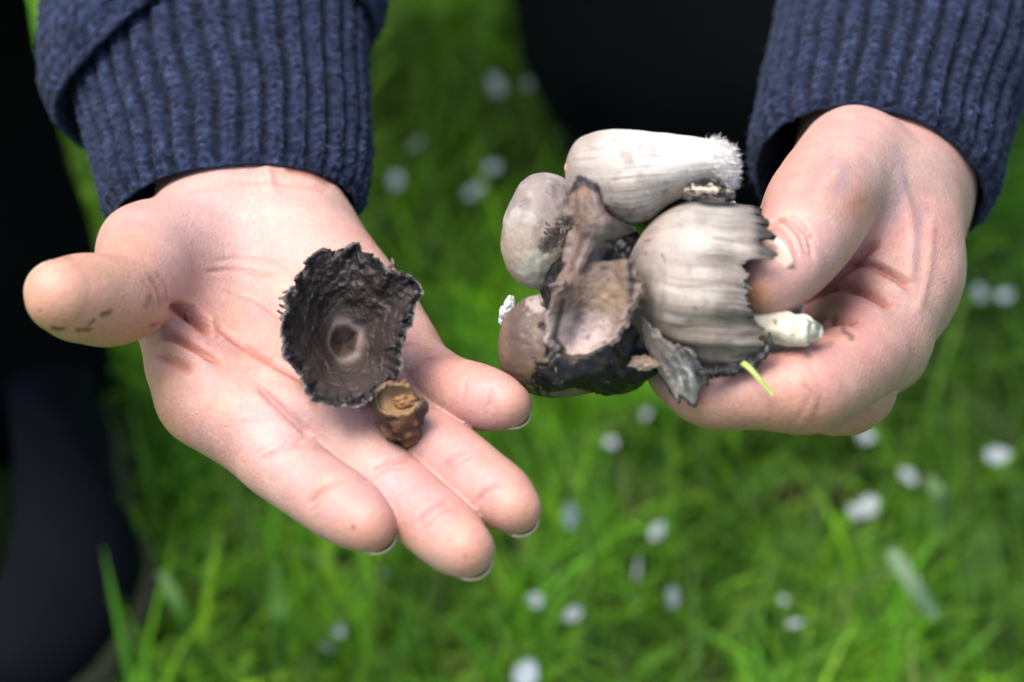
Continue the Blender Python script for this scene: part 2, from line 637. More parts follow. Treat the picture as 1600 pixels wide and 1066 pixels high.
R_FOLDS = [
    ([(262, 476), (292, 490), (318, 508), (336, 522)], 8, 3.2),
    ([(228, 512), (262, 520), (300, 542), (352, 566)], 7, 1.8),
    ([(236, 545), (270, 562), (305, 580)], 7, 1.3),
    ([(250, 530), (285, 545), (325, 562)], 5, -0.8),
    ([(276, 470), (300, 476), (345, 506)], 6, -0.6),
    ([(330, 500), (380, 540), (440, 575), (480, 600), (500, 640)], 6, 0.9),
    ([(320, 425), (370, 422), (430, 432)], 3.5, 0.45),
    ([(335, 408), (380, 404), (440, 412)], 3.5, 0.3),
    ([(350, 455), (400, 470), (440, 500)], 4, 0.35),
    ([(400, 600), (450, 650), (490, 684)], 6, 1.0),
    ([(560, 640), (620, 610), (660, 560), (690, 560)], 5, 0.6),
    ([(600, 560), (640, 540), (680, 545)], 4, 0.5),
    # finger joints
    ([(400, 722), (440, 700), (480, 690)], 5, 0.8), ([(395, 712), (435, 690)], 4, 0.35),
    ([(478, 792), (505, 765), (540, 745)], 4.5, 0.75), ([(486, 800), (516, 770)], 3, 0.3),
    ([(575, 742), (610, 722), (650, 716)], 5, 0.8),
    ([(648, 825), (672, 795), (705, 780)], 4.5, 0.75),
    ([(690, 742), (706, 716), (735, 700)], 4.5, 0.8),
    ([(722, 640), (724, 615), (730, 590)], 4, 0.4),
    ([(568, 752), (604, 733), (640, 728)], 3.5, 0.5), ([(655, 834), (680, 804), (712, 790)], 3.5, 0.5), ([(697, 750), (714, 724), (742, 708)], 3.5, 0.5),
    ([(742, 790), (760, 768), (786, 752)], 4, 0.5), ([(764, 642), (768, 620), (772, 600)], 3.5, 0.4),
    # thumb joint
    ([(232, 430), (250, 455), (252, 490)], 4, 0.7, -30, 60), ([(244, 425), (262, 450), (262, 480)], 3, 0.5, -30, 60),
    ([(222, 436), (240, 462), (238, 500)], 3, 0.4, -30, 60),
    # wrist
    ([(300, 300), (380, 285), (470, 290), (520, 300)], 4, 0.4), ([(440, 262), (490, 272), (525, 292)], 5, 0.9),
    ([(412, 250), (420, 275), (425, 310)], 8, -0.9),
]
L_FOLDS = [
    ([(1380, 372), (1350, 395), (1318, 422), (1278, 456), (1245, 484)], 7, 2.0, -60, 12),
    ([(1260, 470), (1295, 448), (1345, 452), (1400, 480)], 7, 2.6, -60, 25),
    ([(1310, 420), (1350, 412), (1400, 432), (1430, 455)], 6, 1.9, -60, 20),
    ([(1275, 508), (1310, 500), (1345, 502)], 6, 1.6, -60, 40),
    ([(1330, 432), (1370, 436), (1415, 460)], 6, -0.8, -60, 20),
    ([(1300, 470), (1350, 478), (1390, 500)], 8, -0.7, -60, 30),
    # thumb knuckle
    ([(1198, 352), (1222, 345), (1246, 362), (1262, 398)], 3.2, 0.85), ([(1210, 342), (1238, 345), (1262, 370), (1270, 405)], 3.2, 0.8),
    ([(1192, 365), (1215, 358), (1236, 376), (1248, 405)], 3, 0.7), ([(1226, 335), (1252, 345), (1276, 378)], 3, 0.6),
    # tendons, veins
    ([(1330, 240), (1300, 280), (1270, 320)], 12, -0.4), ([(1285, 225), (1255, 265), (1225, 310)], 10, -0.5),
    ([(1310, 235), (1280, 275), (1250, 315)], 9, 0.4),
    ([(1400, 260), (1425, 360), (1420, 460)], 9, -0.6), ([(1335, 305), (1348, 318), (1352, 335)], 14, 0.5),
    ([(1455, 330), (1450, 420), (1430, 500)], 8, -0.5),
    ([(1238, 668), (1256, 640), (1268, 612)], 5, 0.18), ([(1262, 672), (1276, 645), (1284, 618)], 5, 0.18),
]


def make_hand(name, sdf, lo, hi, folds, paint, label):
    V, F, N = sdf_mesh(sdf, lo, hi, 0.62)
    PX = PIX(V)
    V, red = groove(V, N, PX, folds)
    col = np.tile(SKIN, (len(V), 1))
    n1 = fbm(V / 16.0, 3, 21); n2 = fbm(V / 4.0, 2, 22)
    col = mixc(col, (0.70, 0.34, 0.27), 0.55 * smooth(-0.1, 0.5, n1))
    col = mixc(col, (0.70, 0.52, 0.42), 0.5 * smooth(-0.1, 0.5, -n1))
    n4 = fbm(V / 6.0, 2, 24)
    col = mixc(col, (0.64, 0.38, 0.38), 0.35 * smooth(0.05, 0.5, n4))
    col = mixc(col, (0.72, 0.48, 0.33), 0.35 * smooth(0.05, 0.5, -n4))
    col *= (1 + 0.05 * n2)[:, None]
    col = mixc(col, (0.55, 0.19, 0.13), 0.9 * red)
    col = paint(V, N, PX, col) * SKIN_GAIN
    return make_obj(name, V, F, M_SKIN, person, col, label=label)


def paint_open(V, N, PX, col):
    front = (N[:, 2] > 0)
    # ruddier, more yellow fingertips and thumb
    def blob(x, y, r, c, w):
        nonlocal col
        col = mixc(col, c, w * np.exp(-((PX[:, 0] - x) ** 2 + (PX[:, 1] - y) ** 2) / r ** 2))
    thumb = smooth(320, 200, PX[:, 0]) * smooth(0, 14, V[:, 2])
    col = mixc(col, (0.68, 0.39, 0.25), 0.7 * thumb)
    col = mixc(col, (0.62, 0.31, 0.14), 0.5 * thumb * smooth(440, 530, PX[:, 1]))  # browner lower side of the thumb, its shade painted in
    for x, y in ((590, 835), (738, 872), (815, 808), (805, 640)):
        blob(x, y, 42, (0.68, 0.34, 0.20), 0.65)
    for x, y in ((470, 700), (640, 770), (700, 720), (750, 620)):
        blob(x, y, 55, (0.68, 0.37, 0.34), 0.45)
    for x, y in ((430, 690), (600, 740), (420, 660)):
        blob(x, y, 40, (0.66, 0.47, 0.45), 0.5)
    blob(320, 350, 90, (0.72, 0.52, 0.47), 0.7)
    blob(480, 350, 80, (0.74, 0.52, 0.42), 0.6)
    blob(305, 500, 34, (0.62, 0.24, 0.16), 0.5)
    # soil smears on the thumb
    nz = fbm(V / 1.3, 2, 77)
    for poly, sg, w in (([(82, 513), (99, 514)], 3, .95), ([(119, 516), (132, 515)], 3, .8), ([(140, 506), (150, 499)], 2.6, .7), ([(158, 493), (175, 486)], 3, .85), ([(136, 515), (144, 513)], 2.2, .6),
                        ([(228, 478), (236, 462)], 4, .45), ([(62, 484), (64, 486)], 2.5, .7), ([(98, 400), (110, 404)], 5, .25)):
        d = px_dist(PX, poly)
        col = mixc(col, (0.10, 0.045, 0.022), w * smooth(sg * 1.7, sg * 0.2, d + nz * 4.5) * front)
    # flecks of dirt on the fingertips
    for x, y, s, w in ((552, 824, 3.5, .75), (700, 845, 2.5, .5), (726, 868, 3, .45), (742, 872, 2.5, .4), (715, 858, 2, .4), (560, 842, 2, .4)):
        d = np.hypot(PX[:, 0] - x, PX[:, 1] - y)
        col = mixc(col, (0.26, 0.10, 0.05), w * smooth(s * 1.5, s * 0.4, d + nz * 3) * front)
    d = px_dist(PX, [(470, 778), (505, 755)])
    col = mixc(col, (0.40, 0.29, 0.20), 0.45 * smooth(16, 2, d + nz * 10) * smooth(0.0, 0.3, nz) * front)
    return col


def paint_grip(V, N, PX, col):
    front = (N[:, 2] > 0)

    def blob(x, y, r, c, w):
        nonlocal col
        col = mixc(col, c, w * np.exp(-((PX[:, 0] - x) ** 2 + (PX[:, 1] - y) ** 2) / r ** 2))
    blob(1350, 220, 90, (0.74, 0.53, 0.46), 0.6)
    blob(1345, 318, 26, (0.56, 0.26, 0.16), 0.85)
    blob(1395, 300, 40, (0.58, 0.42, 0.40), 0.5)
    blob(1250, 420, 50, (0.72, 0.42, 0.38), 0.6)
    blob(1182, 462, 32, (0.70, 0.33, 0.13), 0.7)
    blob(1290, 470, 45, (0.68, 0.30, 0.24), 0.6)
    blob(1345, 455, 50, (0.70, 0.36, 0.30), 0.5)
    blob(1220, 590, 70, (0.72, 0.38, 0.28), 0.7)
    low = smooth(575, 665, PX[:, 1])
    col = mixc(col, (0.50, 0.27, 0.15), 0.6 * low)  # shaded underside of the curled fingers painted into the skin
    nz = fbm(V / 1.6, 2, 78)
    for poly, sg, w in (([(1316, 514), (1331, 529)], 3.5, .8), ([(1275, 545), (1300, 535)], 4, .45), ([(1262, 556), (1272, 560)], 3, .4), ([(1255, 600), (1270, 612)], 3, .3),
                        ([(1300, 262), (1296, 275)], 3, .25)):
        d = px_dist(PX, poly)
        col = mixc(col, (0.20, 0.12, 0.11), w * smooth(sg * 1.6, sg * 0.5, d + nz * 4) * front)
    # faint blue veins
    for poly in ([(1300, 250), (1320, 275), (1310, 300)], [(1400, 230), (1410, 290), (1395, 340)], [(1440, 330), (1425, 400)]):
        d = px_dist(PX, poly)
        col = mixc(col, (0.46, 0.36, 0.39), 0.5 * np.exp(-(d / 9) ** 2))
    return col


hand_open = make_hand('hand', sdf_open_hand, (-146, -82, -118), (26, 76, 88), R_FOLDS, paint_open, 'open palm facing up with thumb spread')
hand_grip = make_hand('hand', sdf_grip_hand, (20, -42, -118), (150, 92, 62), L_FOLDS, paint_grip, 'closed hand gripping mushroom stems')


def nail(hand, tip, prev, palm_dir, r, length=11.0, over=1.6, ext=1.18, width=58, col=(0.50, 0.34, 0.27), free=(0.46, 0.38, 0.26), lift=1.0):
    r_prev = prev[3]
    tip, prev = np.asarray(tip[:3], float), np.asarray(prev[:3], float)
    slope = (r_prev - r) / np.linalg.norm(tip - prev)
    a = tip - prev; a /= np.linalg.norm(a)
    dn = np.asarray(palm_dir, float); dn = dn - (dn @ a) * a; dn /= np.linalg.norm(dn)
    dn = -dn                                   # towards the nail side
    s = np.cross(a, dn)
    nu, nv = 15, 18
    u = np.linspace(-1, 1, nu)[None, :]
    v = np.linspace(0, 1, nv)[:, None]
    x = -length + v * (length + r * 0.80 + over) + 0 * u
    x = x - (v ** 6) * 1.6 * u ** 2 - ((1 - v) ** 4) * (-2.2) * u ** 2
    ang = np.radians(width) * u
    rad = r * (lift * .98 + .035 * (1 - u ** 2)) * np.sqrt(np.clip(1 - (np.clip(x, 0, None) / (ext * r)) ** 2, .02, 1)) + np.clip(-x, 0, 7) * slope
    P = tip + x[..., None] * a + (rad * np.sin(ang) * (0.98))[..., None] * s + (rad * np.cos(ang))[..., None] * dn
    w = smooth(0.82, 0.88, v + 0.05 * u ** 2)
    c = mixc(np.tile(np.array(col), (nv, nu, 1)), free, w)
    V, F, cc = shell(P, 0.5, False, c, c, mode='z')
    return make_obj('fingernail', V, F, M_NAIL, hand, cc)


for k in ('index', 'middle', 'ring', 'pinky'):
    q = R_FING[k]
    nail(hand_open, q[-1], q[-2], WUP + np.array([0, 0, 0.25]), q[-1][3], over=-0.2, width=44, lift=0.975)
nail(hand_open, R_THUMB[-1], R_THUMB[-2], np.array([0.3, -0.35, 1.0]), R_THUMB[-1][3], over=-3.0, ext=1.0, length=11, width=46)
nail(hand_grip, L_THUMB[-1], L_THUMB[-2], np.array([0.52, -0.45, -0.72]), L_THUMB[-1][3], over=-0.2, length=8.5, width=48, lift=1.0, col=(0.58, 0.40, 0.31), free=(.62, .54, .40))


def fibres(points, dirs, length, width, jit, rng, droop=0.0):
    """little tapered strands: returns V,F"""
    n = len(points)
    d = dirs + rng.normal(0, jit, (n, 3))
    d /= np.linalg.norm(d, axis=1, keepdims=True)
    L = length * rng.uniform(.5, 1.3, n)[:, None]
    side = np.cross(d, rng.normal(0, 1, (n, 3))); side /= np.linalg.norm(side, axis=1, keepdims=True)
    mid = points + d * L * .55 + rng.normal(0, .12, (n, 3)) * L
    tip = points + d * L + rng.normal(0, .25, (n, 3)) * L
    w = width * rng.uniform(.6, 1.3, n)[:, None]
    V = np.stack([points - side * w, points + side * w, mid + side * w * .7, mid - side * w * .7, tip], 1).reshape(-1, 3)
    b = np.arange(n)[:, None] * 5
    F = np.concatenate([b + np.array([0, 1, 2]), b + np.array([0, 2, 3]), b + np.array([3, 2, 4])])
    return V, F


# --- knitted cuffs and sleeves
def tube(rings, nv, nu, roll=0.0, inward=12):
    """rings: px,py,z,a,b from rim to elbow; returns P (nv,nu,3), N, v in mm, theta"""
    ctr = CA(rings)
    ab = np.array([r[3:5] for r in rings], float)
    M = catmull(np.hstack([ctr, ab]), nv)
    c, ab = M[:, :3], M[:, 3:]
    t = np.gradient(c, axis=0); t /= np.linalg.norm(t, axis=1, keepdims=True)
    e1 = np.array([math.cos(roll), math.sin(roll), 0.0])[None] - (t @ np.array([math.cos(roll), math.sin(roll), 0.0]))[:, None] * t
    e1 /= np.linalg.norm(e1, axis=1, keepdims=True)
    e2 = np.cross(e1, t)
    e2 *= np.sign(e2[:, 2:3])
    th = np.linspace(0, 2 * np.pi, nu, endpoint=False)
    s = np.concatenate([[0], np.cumsum(np.linalg.norm(np.diff(c, axis=0), axis=1))])
    return c, ab, t, e1, e2, th, s


NAVY = np.array([0.0125, 0.0175, 0.036])


def cuff(rings, ribs, roll, seed, name='cuff', label=None):
    nv, per = 230, 13
    nu = ribs * per
    c, ab, t, e1, e2, th, s = tube(rings, nv, nu, roll)
    L = s[-1]
    TH, S = np.meshgrid(th, s)
    # ribs wander a little from straight
    wob = 0.13 * fbm(np.stack([np.cos(TH) * 1.5, np.sin(TH) * 1.5, S / 22.0], -1), 2, seed) + 0.05 * np.sin(S / 9 + TH * 3)
    ph = TH * ribs / (2 * np.pi) + wob
    loc = (ph % 1.0) - 0.5                                   # -0.5..0.5 across one rib
    rib_id = np.floor(ph)
    prof = np.clip(1 - (np.abs(loc) / 0.40) ** 2.6, 0, 1) ** 0.75
    jit = _hash(rib_id.astype(np.int64), rib_id.astype(np.int64) * 0 + 3, rib_id.astype(np.int64) * 0, seed)
    # v-shaped stitches
    st = np.sin(2 * np.pi * (S / 2.7 + 0.55 * np.abs(loc) * 2 + jit))
    col_split = np.exp(-(loc / 0.06) ** 2)
    fuzz = fbm(np.stack([TH * 30, S / 1.2, S * 0 + seed], -1), 2, seed + 5)
    big = fbm(np.stack([np.cos(TH) * 1.2, np.sin(TH) * 1.2, S / 25.0], -1), 2, seed + 9)
    disp = (1.7 + 0.6 * jit) * prof + prof * (0.20 * st * (1 + 1.5 * fuzz) - 0.22 * col_split) + 0.55 * fuzz + 1.2 * big
    # rolled rim
    rim = np.exp(-(S / 3.5) ** 2)
    disp = disp - 1.6 * rim * prof - 1.2 * rim
    A = ab[:, 0][:, None] - 2.2 + disp
    Bq = ab[:, 1][:, None] - 2.2 + disp
    P = c[:, None, :] + (A * np.cos(TH))[..., None] * e1[:, None] + (Bq * np.sin(TH))[..., None] * e2[:, None]
    # inside of the cuff: turn under at the rim and go back up
    ni = 26
    k = np.linspace(0, 1, ni)[::-1][:, None]
    sh = 1 - (k * 3.2 + 0.8) / ab[0, 0]
    inner = c[0] + (t[0] * (k * 22 - 0.4))[:, None, :] + (P[0] - c[0])[None] * sh[..., None]
    P = np.concatenate([inner, P])
    f = np.concatenate([np.tile(fuzz[:1], (ni, 1)), fuzz]); pr = np.concatenate([np.tile(prof[:1], (ni, 1)), prof]); stt = np.concatenate([np.tile(st[:1], (ni, 1)), st])
    sp = np.concatenate([np.tile(col_split[:1], (ni, 1)), col_split])
    col = np.tile(NAVY, P.shape[:2] + (1,))
    col = mixc(col, (0.031, 0.042, 0.080), smooth(0.0, 0.6, f) * 0.6 * pr)
    col = mixc(col, (0.005, 0.007, 0.014), 0.85 * (1 - pr) + 0.25 * sp)  # shade in the grooves between ribs painted into the wool colour
    col *= (1 + 0.14 * stt * pr)[..., None]
    V, F = P.reshape(-1, 3), skin_faces(P)
    o = make_obj(name, V, F, M_KNIT, person, col.reshape(-1, 3), label=label)
    r = np.random.default_rng(seed)
    Nn = grid_normals(P, True) * orient(P, True)
    a, b = r.integers(ni + 2, P.shape[0] - 4, 5200), r.integers(0, nu, 5200)
    k = Nn[a, b, 2] > -.35
    a, b = a[k], b[k]
    Vf, Ff = fibres(P[a, b] - Nn[a, b] * .2, Nn[a, b] + t[0] * r.normal(0, 1.2, (len(a), 1)), 2.0, .055, .8, r)
    make_obj('fuzz', Vf, Ff, M_KNIT, o, np.tile([.06, .075, .13], (len(Vf), 1)), kind='stuff', label='loose wool fibres')
    return o


cuff([(370, 335, -46, 40, 25), (369, 300, -52, 41, 26), (364, 230, -64, 43.5, 29), (352, 150, -79, 46.5, 32), (342, 70, -93, 49, 34), (335, -20, -108, 48, 35)], 34, 0.0, 31, label='ribbed cuff of navy wool')
cuff([(1358, 290, -57, 38.5, 37.5), (1366, 252, -63, 39.5, 38), (1386, 160, -80, 41, 39), (1410, 70, -97, 42.5, 39), (1432, -20, -115, 44.5, 41), (1455, -120, -136, 46, 42)], 33, -0.1, 41, label='ribbed cuff of navy wool')


def pxw(q, a, b):
    P = Winv(np.array(q))
    x, y = PIX(P)
    return (x, y, P[2], a, b)


def sleeve(rings, roll, seed, low_side, nv=220, nu=300):
    c, ab, t, e1, e2, th, s = tube(rings, nv, nu, roll)
    TH, S = np.meshgrid(th, s)
    # lower edge sags on one side and rolls under
    big = fbm(np.stack([np.cos(TH) * 1.4, np.sin(TH) * 1.4, S / 45.0], -1), 3, seed)
    rows = 3.4
    row_id = np.floor(S / rows)
    bumps = np.abs(np.sin(np.pi * (S / rows))) * (0.55 + 0.45 * np.sin(TH * 62 + row_id * 2.4)) + 0.7 * fbm(np.stack([TH * 26, S / 2.0, S * 0], -1), 2, seed + 3)
    end = np.exp(-(S / 7.0) ** 2)
    disp = 1.0 * bumps + 3.0 * big - 4.5 * end
    A = ab[:, 0][:, None] + disp
    Bq = ab[:, 1][:, None] + disp
    sag = low_side * smooth(0.2, -1.0, np.cos(TH)) * np.exp(-(S / 40.0) ** 2)
    P = c[:, None, :] + (A * np.cos(TH))[..., None] * e1[:, None] + (Bq * np.sin(TH))[..., None] * e2[:, None] - sag[..., None] * t[:, None, :]
    ni = 14
    k = np.linspace(0, 1, ni)[::-1][:, None]
    inner = P[0][None] + (t[0] * (k * 26 - 0.5))[:, None, :] + (c[0] - P[0])[None] * (0.03 + 0.10 * k)[..., None]
    P = np.concatenate([inner, P])
    bb = np.concatenate([np.tile(bumps[:1], (ni, 1)), bumps])
    col = np.tile(NAVY * 0.95, P.shape[:2] + (1,))
    col = mixc(col, (0.030, 0.041, 0.078), smooth(0.5, 1.3, bb) * 0.6)
    col = mixc(col, (0.012, 0.016, 0.032), smooth(0.45, -0.3, bb) * 0.8)
    V, F = P.reshape(-1, 3), grid_faces(P.shape[0], nu, True)
    return make_obj('sleeve', V, F, M_KNIT, person, col.reshape(-1, 3), label='navy wool jumper sleeve')


sleeve([(340, 62, -93, 57, 41), (336, 10, -102, 57, 42), (330, -80, -122, 56, 44), (318, -300, -160, 58, 50)] + [pxw(q, a, b) for q, a, b in (((-.125, .72, .45), 60, 56), ((-.15, .80, .51), 62, 60), ((-.17, .93, .62), 64, 62), ((-.18, 1.02, .70), 70, 68))], 0.0, 51, 26)
sleeve([(1448, -95, -131, 47, 43), (1460, -150, -142, 49, 45), (1490, -280, -166, 54, 49)] + [pxw(q, a, b) for q, a, b in (((.185, .72, .45), 60, 56), ((.21, .80, .51), 62, 60), ((.20, .93, .62), 64, 62), ((.19, 1.02, .70), 70, 68))], -0.1, 61, 0)


# --- jumper body, trousers and shoe, in metres
def wchain(rows):
    return np.array(rows, float)


def px_depth(px, py, d, r):
    """world point on a photo ray at d metres along the lens axis, with radius r (m)"""
    ray = FWD + (px - 800) / FPX * RIGHT - (py - 533) / FPX * UPV
    return np.append(np.array([0, 0, CAM_H]) + ray * d, r)


sh_l = np.array([-.18, 1.03, .70]); sh_r = np.array([.19, 1.03, .70])
TORSO = [np.array([np.append(sh_l, .075), [.0, 1.08, .76, .09], np.append(sh_r, .075)]),
         np.array([[.0, 1.10, .74, .12], [.01, 1.22, .58, .15], [.02, 1.36, .38, .16]])]


def sdf_torso(P):
    d = None
    for q in TORSO:
        e = d_chain(P, q, 3, far=.12)
        d = e if d is None else smin(d, e, .08)
    return d


allp = np.vstack(TORSO)
V, F, N = sdf_mesh(sdf_torso, allp[:, :3].min(0) - .22, allp[:, :3].max(0) + .22, .012)
tn = fbm(V * 90, 2, 5)
make_obj('jumper', V, F, M_KNIT, person, NAVY * (1 + .3 * tn)[:, None], world_=True, label='navy wool jumper body')

hip = allp[-1, :3]
knee_r = px_depth(1185, -50, 1.17, .12)[:3]
TROUSERS = [
    wchain([[hip[0] + .06, hip[1], hip[2] - .02, .13], [(hip[0] + knee_r[0]) / 2 + .02, (hip[1] + knee_r[1]) / 2, .25, .125], [knee_r[0], knee_r[1], knee_r[2], .124], [knee_r[0], knee_r[1] + .06, .085, .08], [knee_r[0] + .02, knee_r[1] + .30, .06, .055]]),
]
a0 = px_depth(10, 560, 1.12, .05); a1 = px_depth(-85, 330, 1.00, .055); a2 = px_depth(-185, 60, .93, .058); a3 = px_depth(-330, -330, .86, .07)
TROUSERS.append(np.array([a0, a1, a2, a3, [hip[0] - .10, hip[1], hip[2] - .02, .12]]))


def sdf_trousers(P):
    d = None
    for q in TROUSERS:
        e = d_chain(P, q, 3, far=.12)
        d = e if d is None else smin(d, e, .03)
    return d + .006 * fbm(P * 14, 2, 8)


allp = np.vstack(TROUSERS)
V, F, N = sdf_mesh(sdf_trousers, allp[:, :3].min(0) - .16, allp[:, :3].max(0) + .16, .008)
make_obj('trousers', V, F, M_CLOTH, person, np.tile([0.0035, 0.004, 0.0045], (len(V), 1)), world_=True, label='black cloth trousers')

# shoe: toe towards the lens, tan sole edge
heel = ground_pt(62, 640); toe = ground_pt(-20, 1180)
ax = toe - heel; ln = np.linalg.norm(ax); ax /= ln
sd = np.array([-ax[1], ax[0], 0])
if sd[0] < 0: sd = -sd


def shoe_outline(n, grow):
    th = np.linspace(0, 2 * np.pi, n, endpoint=False)
    x = (1 - np.cos(th)) / 2                     # 0 heel .. 1 toe
    half = (0.048 + 0.018 * smooth(0.1, 0.7, x) - 0.008 * np.exp(-((x - .38) / .15) ** 2)) + grow
    y = np.sign(np.sin(th)) * np.abs(np.sin(th)) ** 0.75 * half
    return heel + np.outer(x * ln, ax) + np.outer(y, sd), x


def build_shoe():
    n = 64
    lev = [(0.0, -.004), (.004, 0.0), (.022, .001), (.028, -.003)]
    P = []
    for z, g in lev:
        q, _ = shoe_outline(n, .004 + g); q = q.copy(); q[:, 2] = z + .002; P.append(q)
    P = np.array(P)
    V = P.reshape(-1, 3)
    sole_c = np.tile([0.07, 0.06, 0.04], (len(V), 1))
    # upper: rings rising and closing, high at the ankle, low at the toe
    U = []
    mid = heel + ax * ln * .5
    for k, t in enumerate(np.linspace(0, 1, 14)):
        q, x = shoe_outline(n, -.001)
        cx = heel + np.outer(x * ln, ax)
        top = 0.030 + (0.085 - 0.055 * smooth(.3, .8, x)) * np.sin(t * np.pi / 2)
        s = np.cos(t * np.pi / 2 * .93) ** .6
        q = cx + (q - cx) * s
        q = q + (mid + ax * -.02 - q) * (1 - s) * 0.35
        q[:, 2] = top
        U.append(q)
    U = np.array(U)
    o = make_obj('shoe', U.reshape(-1, 3), grid_faces(14, n, True), M_SHOE, person, np.tile([0.003, 0.0036, 0.006], (14 * n, 1)), world_=True, label='dark navy shoe')
    make_obj('sole', V, grid_faces(4, n, True), M_SHOE, o, sole_c, world_=True, label='tan rubber sole edge')


build_shoe()

# ------------------------------------------------------------------ mushrooms
def patch(ctrl, nv, nu):
    ctrl = np.array([[C(*p) for p in row] for row in ctrl])
    a = np.stack([catmull(r, nu) for r in ctrl])                  # rows, nu, 3
    return np.stack([catmull(a[:, j], nv) for j in range(nu)], 1)   # nv, nu, 3


def lathe(rows, nv, nu, ref=(0, 1, 0), vend=None):
    """rows px,py,z,r; th=0 towards ref, th=90deg towards the lens. returns P, TH, T(0..1)"""
    M = catmull(J(rows), 400)
    c = M[:, :3]
    s = np.concatenate([[0], np.cumsum(np.linalg.norm(np.diff(M, axis=0), axis=1))])
    s /= s[-1]
    t = np.gradient(catmull(J(rows)[[0, len(rows) // 2, -1], :3], 400), axis=0)
    t /= np.linalg.norm(t, axis=1, keepdims=True)
    e1 = np.asarray(ref, float)[None] - (t @ np.asarray(ref, float))[:, None] * t
    e1 /= np.linalg.norm(e1, axis=1, keepdims=True)
    e2 = np.cross(t, e1)
    e2 *= np.where(e2[:, 2:3] < 0, -1, 1)
    th = np.linspace(0, 2 * np.pi, nu, endpoint=False)
    T = np.linspace(0, 1, nv)[:, None] * (np.ones(nu) if vend is None else vend(th))[None]
    TH = np.broadcast_to(th[None], T.shape)
    it = lambda A: np.stack([np.interp(T.ravel(), s, A[:, k]).reshape(T.shape) for k in range(A.shape[1])], -1)
    ci, e1i, e2i, ri = it(c), it(e1), it(e2), np.interp(T.ravel(), s, np.maximum(M[:, 3], .05)).reshape(T.shape)
    dirv = np.cos(TH)[..., None] * e1i + np.sin(TH)[..., None] * e2i
    return ci, dirv, ri, TH, T


def stem(parent, rows, seed, c0=(0.78, 0.72, 0.58), nm='stem', label=None):
    ci, dv, r, TH, T = lathe(rows, 60, 40)
    P0 = ci + dv * r[..., None]
    r2 = r * (1 + .16 * fbm(P0 / 2.6, 3, seed)) + .07 * np.sin(TH * 11 + 3 * fbm(P0 / 5, 1, seed)) * np.clip(r / 3, 0, 1)
    P = ci + dv * r2[..., None]
    n = fbm(P / 2.0, 3, seed + 2)
    col = np.tile(np.array(c0), P.shape[:2] + (1,))
    col = mixc(col, (0.55, 0.46, 0.30), .6 * smooth(.0, .5, n))
    col = mixc(col, (0.16, 0.11, 0.07), .8 * smooth(.42, .6, fbm(P / 1.2, 2, seed + 7)))
    return make_obj(nm, P.reshape(-1, 3), skin_faces(P), M_CAP, parent, col.reshape(-1, 3) * .58, label=label)


rng = np.random.default_rng(5)


def base_of(rows):
    P = W(CA(rows))
    return P.mean(0)


def skin_z(sdf, px, py, z0=95, z1=-60):
    """height of the skin under a photo pixel, found by walking down the ray"""
    zs = np.arange(z0, z1, -.5)
    d = sdf(np.array([C(px, py, z) for z in zs]))
    k = np.argmax(d < 0)
    return float(zs[k])


# --- A: long pale cap with the fluffy torn end
A_ROWS = [(886, 276, 30, .6), (890, 274, 31, 5.5), (908, 272, 33, 9.6), (945, 274, 34, 12.2), (990, 276, 35, 12.6), (1030, 272, 35, 11.2), (1070, 265, 35, 9.2), (1105, 260, 35, 7.4), (1135, 259, 35, 6.4), (1148, 260, 35, 4.0), (1151, 260, 35, .6)]
mA = empty('mushroom', base_of(A_ROWS), 'long white ink cap mushroom with fluffy torn end, topmost of the bunch', 'mushroom', 'ink cap mushrooms in the bunch')
ci, dv, r, TH, T = lathe(A_ROWS, 230, 260)
P0 = ci + dv * r[..., None]
wq = .07 * fbm(P0 / 11, 2, 31)
streak = fbm(np.stack([np.cos(TH + wq) * 14, np.sin(TH + wq) * 14, T * 2.2], -1), 3, 3) * (.3 + .95 * smooth(-.35, .35, fbm(P0 / 7, 2, 32)))
lump = fbm(P0 / 7, 2, 4)
PX0 = PIX(P0)
shag = smooth(.80, .98, T)
d_ = .22 * streak * smooth(.04, .2, T) + .45 * lump + shag * (.9 * fbm(P0 / 1.1, 2, 6) + .5 * fbm(P0 / .5, 1, 8))
# torn margin pressed in on the lower left
und = smooth(.1, -.9, dv[..., 1]) * smooth(.50, .60, T) * smooth(.9, .8, T)
d_ = d_ - 2.2 * und
P = ci + dv * (r + d_)[..., None]
col = np.tile(np.array([.66, .61, .56]), T.shape + (1,))
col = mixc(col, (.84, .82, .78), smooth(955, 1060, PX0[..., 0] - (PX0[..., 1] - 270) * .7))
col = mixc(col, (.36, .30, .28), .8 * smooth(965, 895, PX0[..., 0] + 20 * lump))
col = mixc(col, (.36, .30, .24), (.9 * smooth(-.15, .35, streak)) * smooth(265, 340, PX0[..., 1]) * smooth(1080, 1000, PX0[..., 0]))
col = mixc(col, (.46, .39, .33), .45 * smooth(.05, .4, streak))
col = mixc(col, (.40, .33, .29), .55 * smooth(.1, .45, fbm(P0 / 3.4, 3, 39)) * smooth(1075, 990, PX0[..., 0]))
col = mixc(col, (.50, .38, .24), .75 * und)
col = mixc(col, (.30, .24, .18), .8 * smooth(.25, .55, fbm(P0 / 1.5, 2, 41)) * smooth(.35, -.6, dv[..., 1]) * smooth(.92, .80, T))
edge = px_dist(PX0.reshape(-1, 2), [(896, 300), (906, 280), (930, 290), (938, 320), (958, 340), (985, 356)]).reshape(T.shape)
col = mixc(col, (.035, .035, .045), .95 * smooth(9, 3, edge + 5 * fbm(P0 / 1.5, 2, 9)))
make_obj('cap', P.reshape(-1, 3), skin_faces(P), M_CAP, mA, col.reshape(-1, 3) * np.array([.50, .475, .445]))
i0 = np.argwhere((T > .80) & (rng.random(T.shape) < .10))
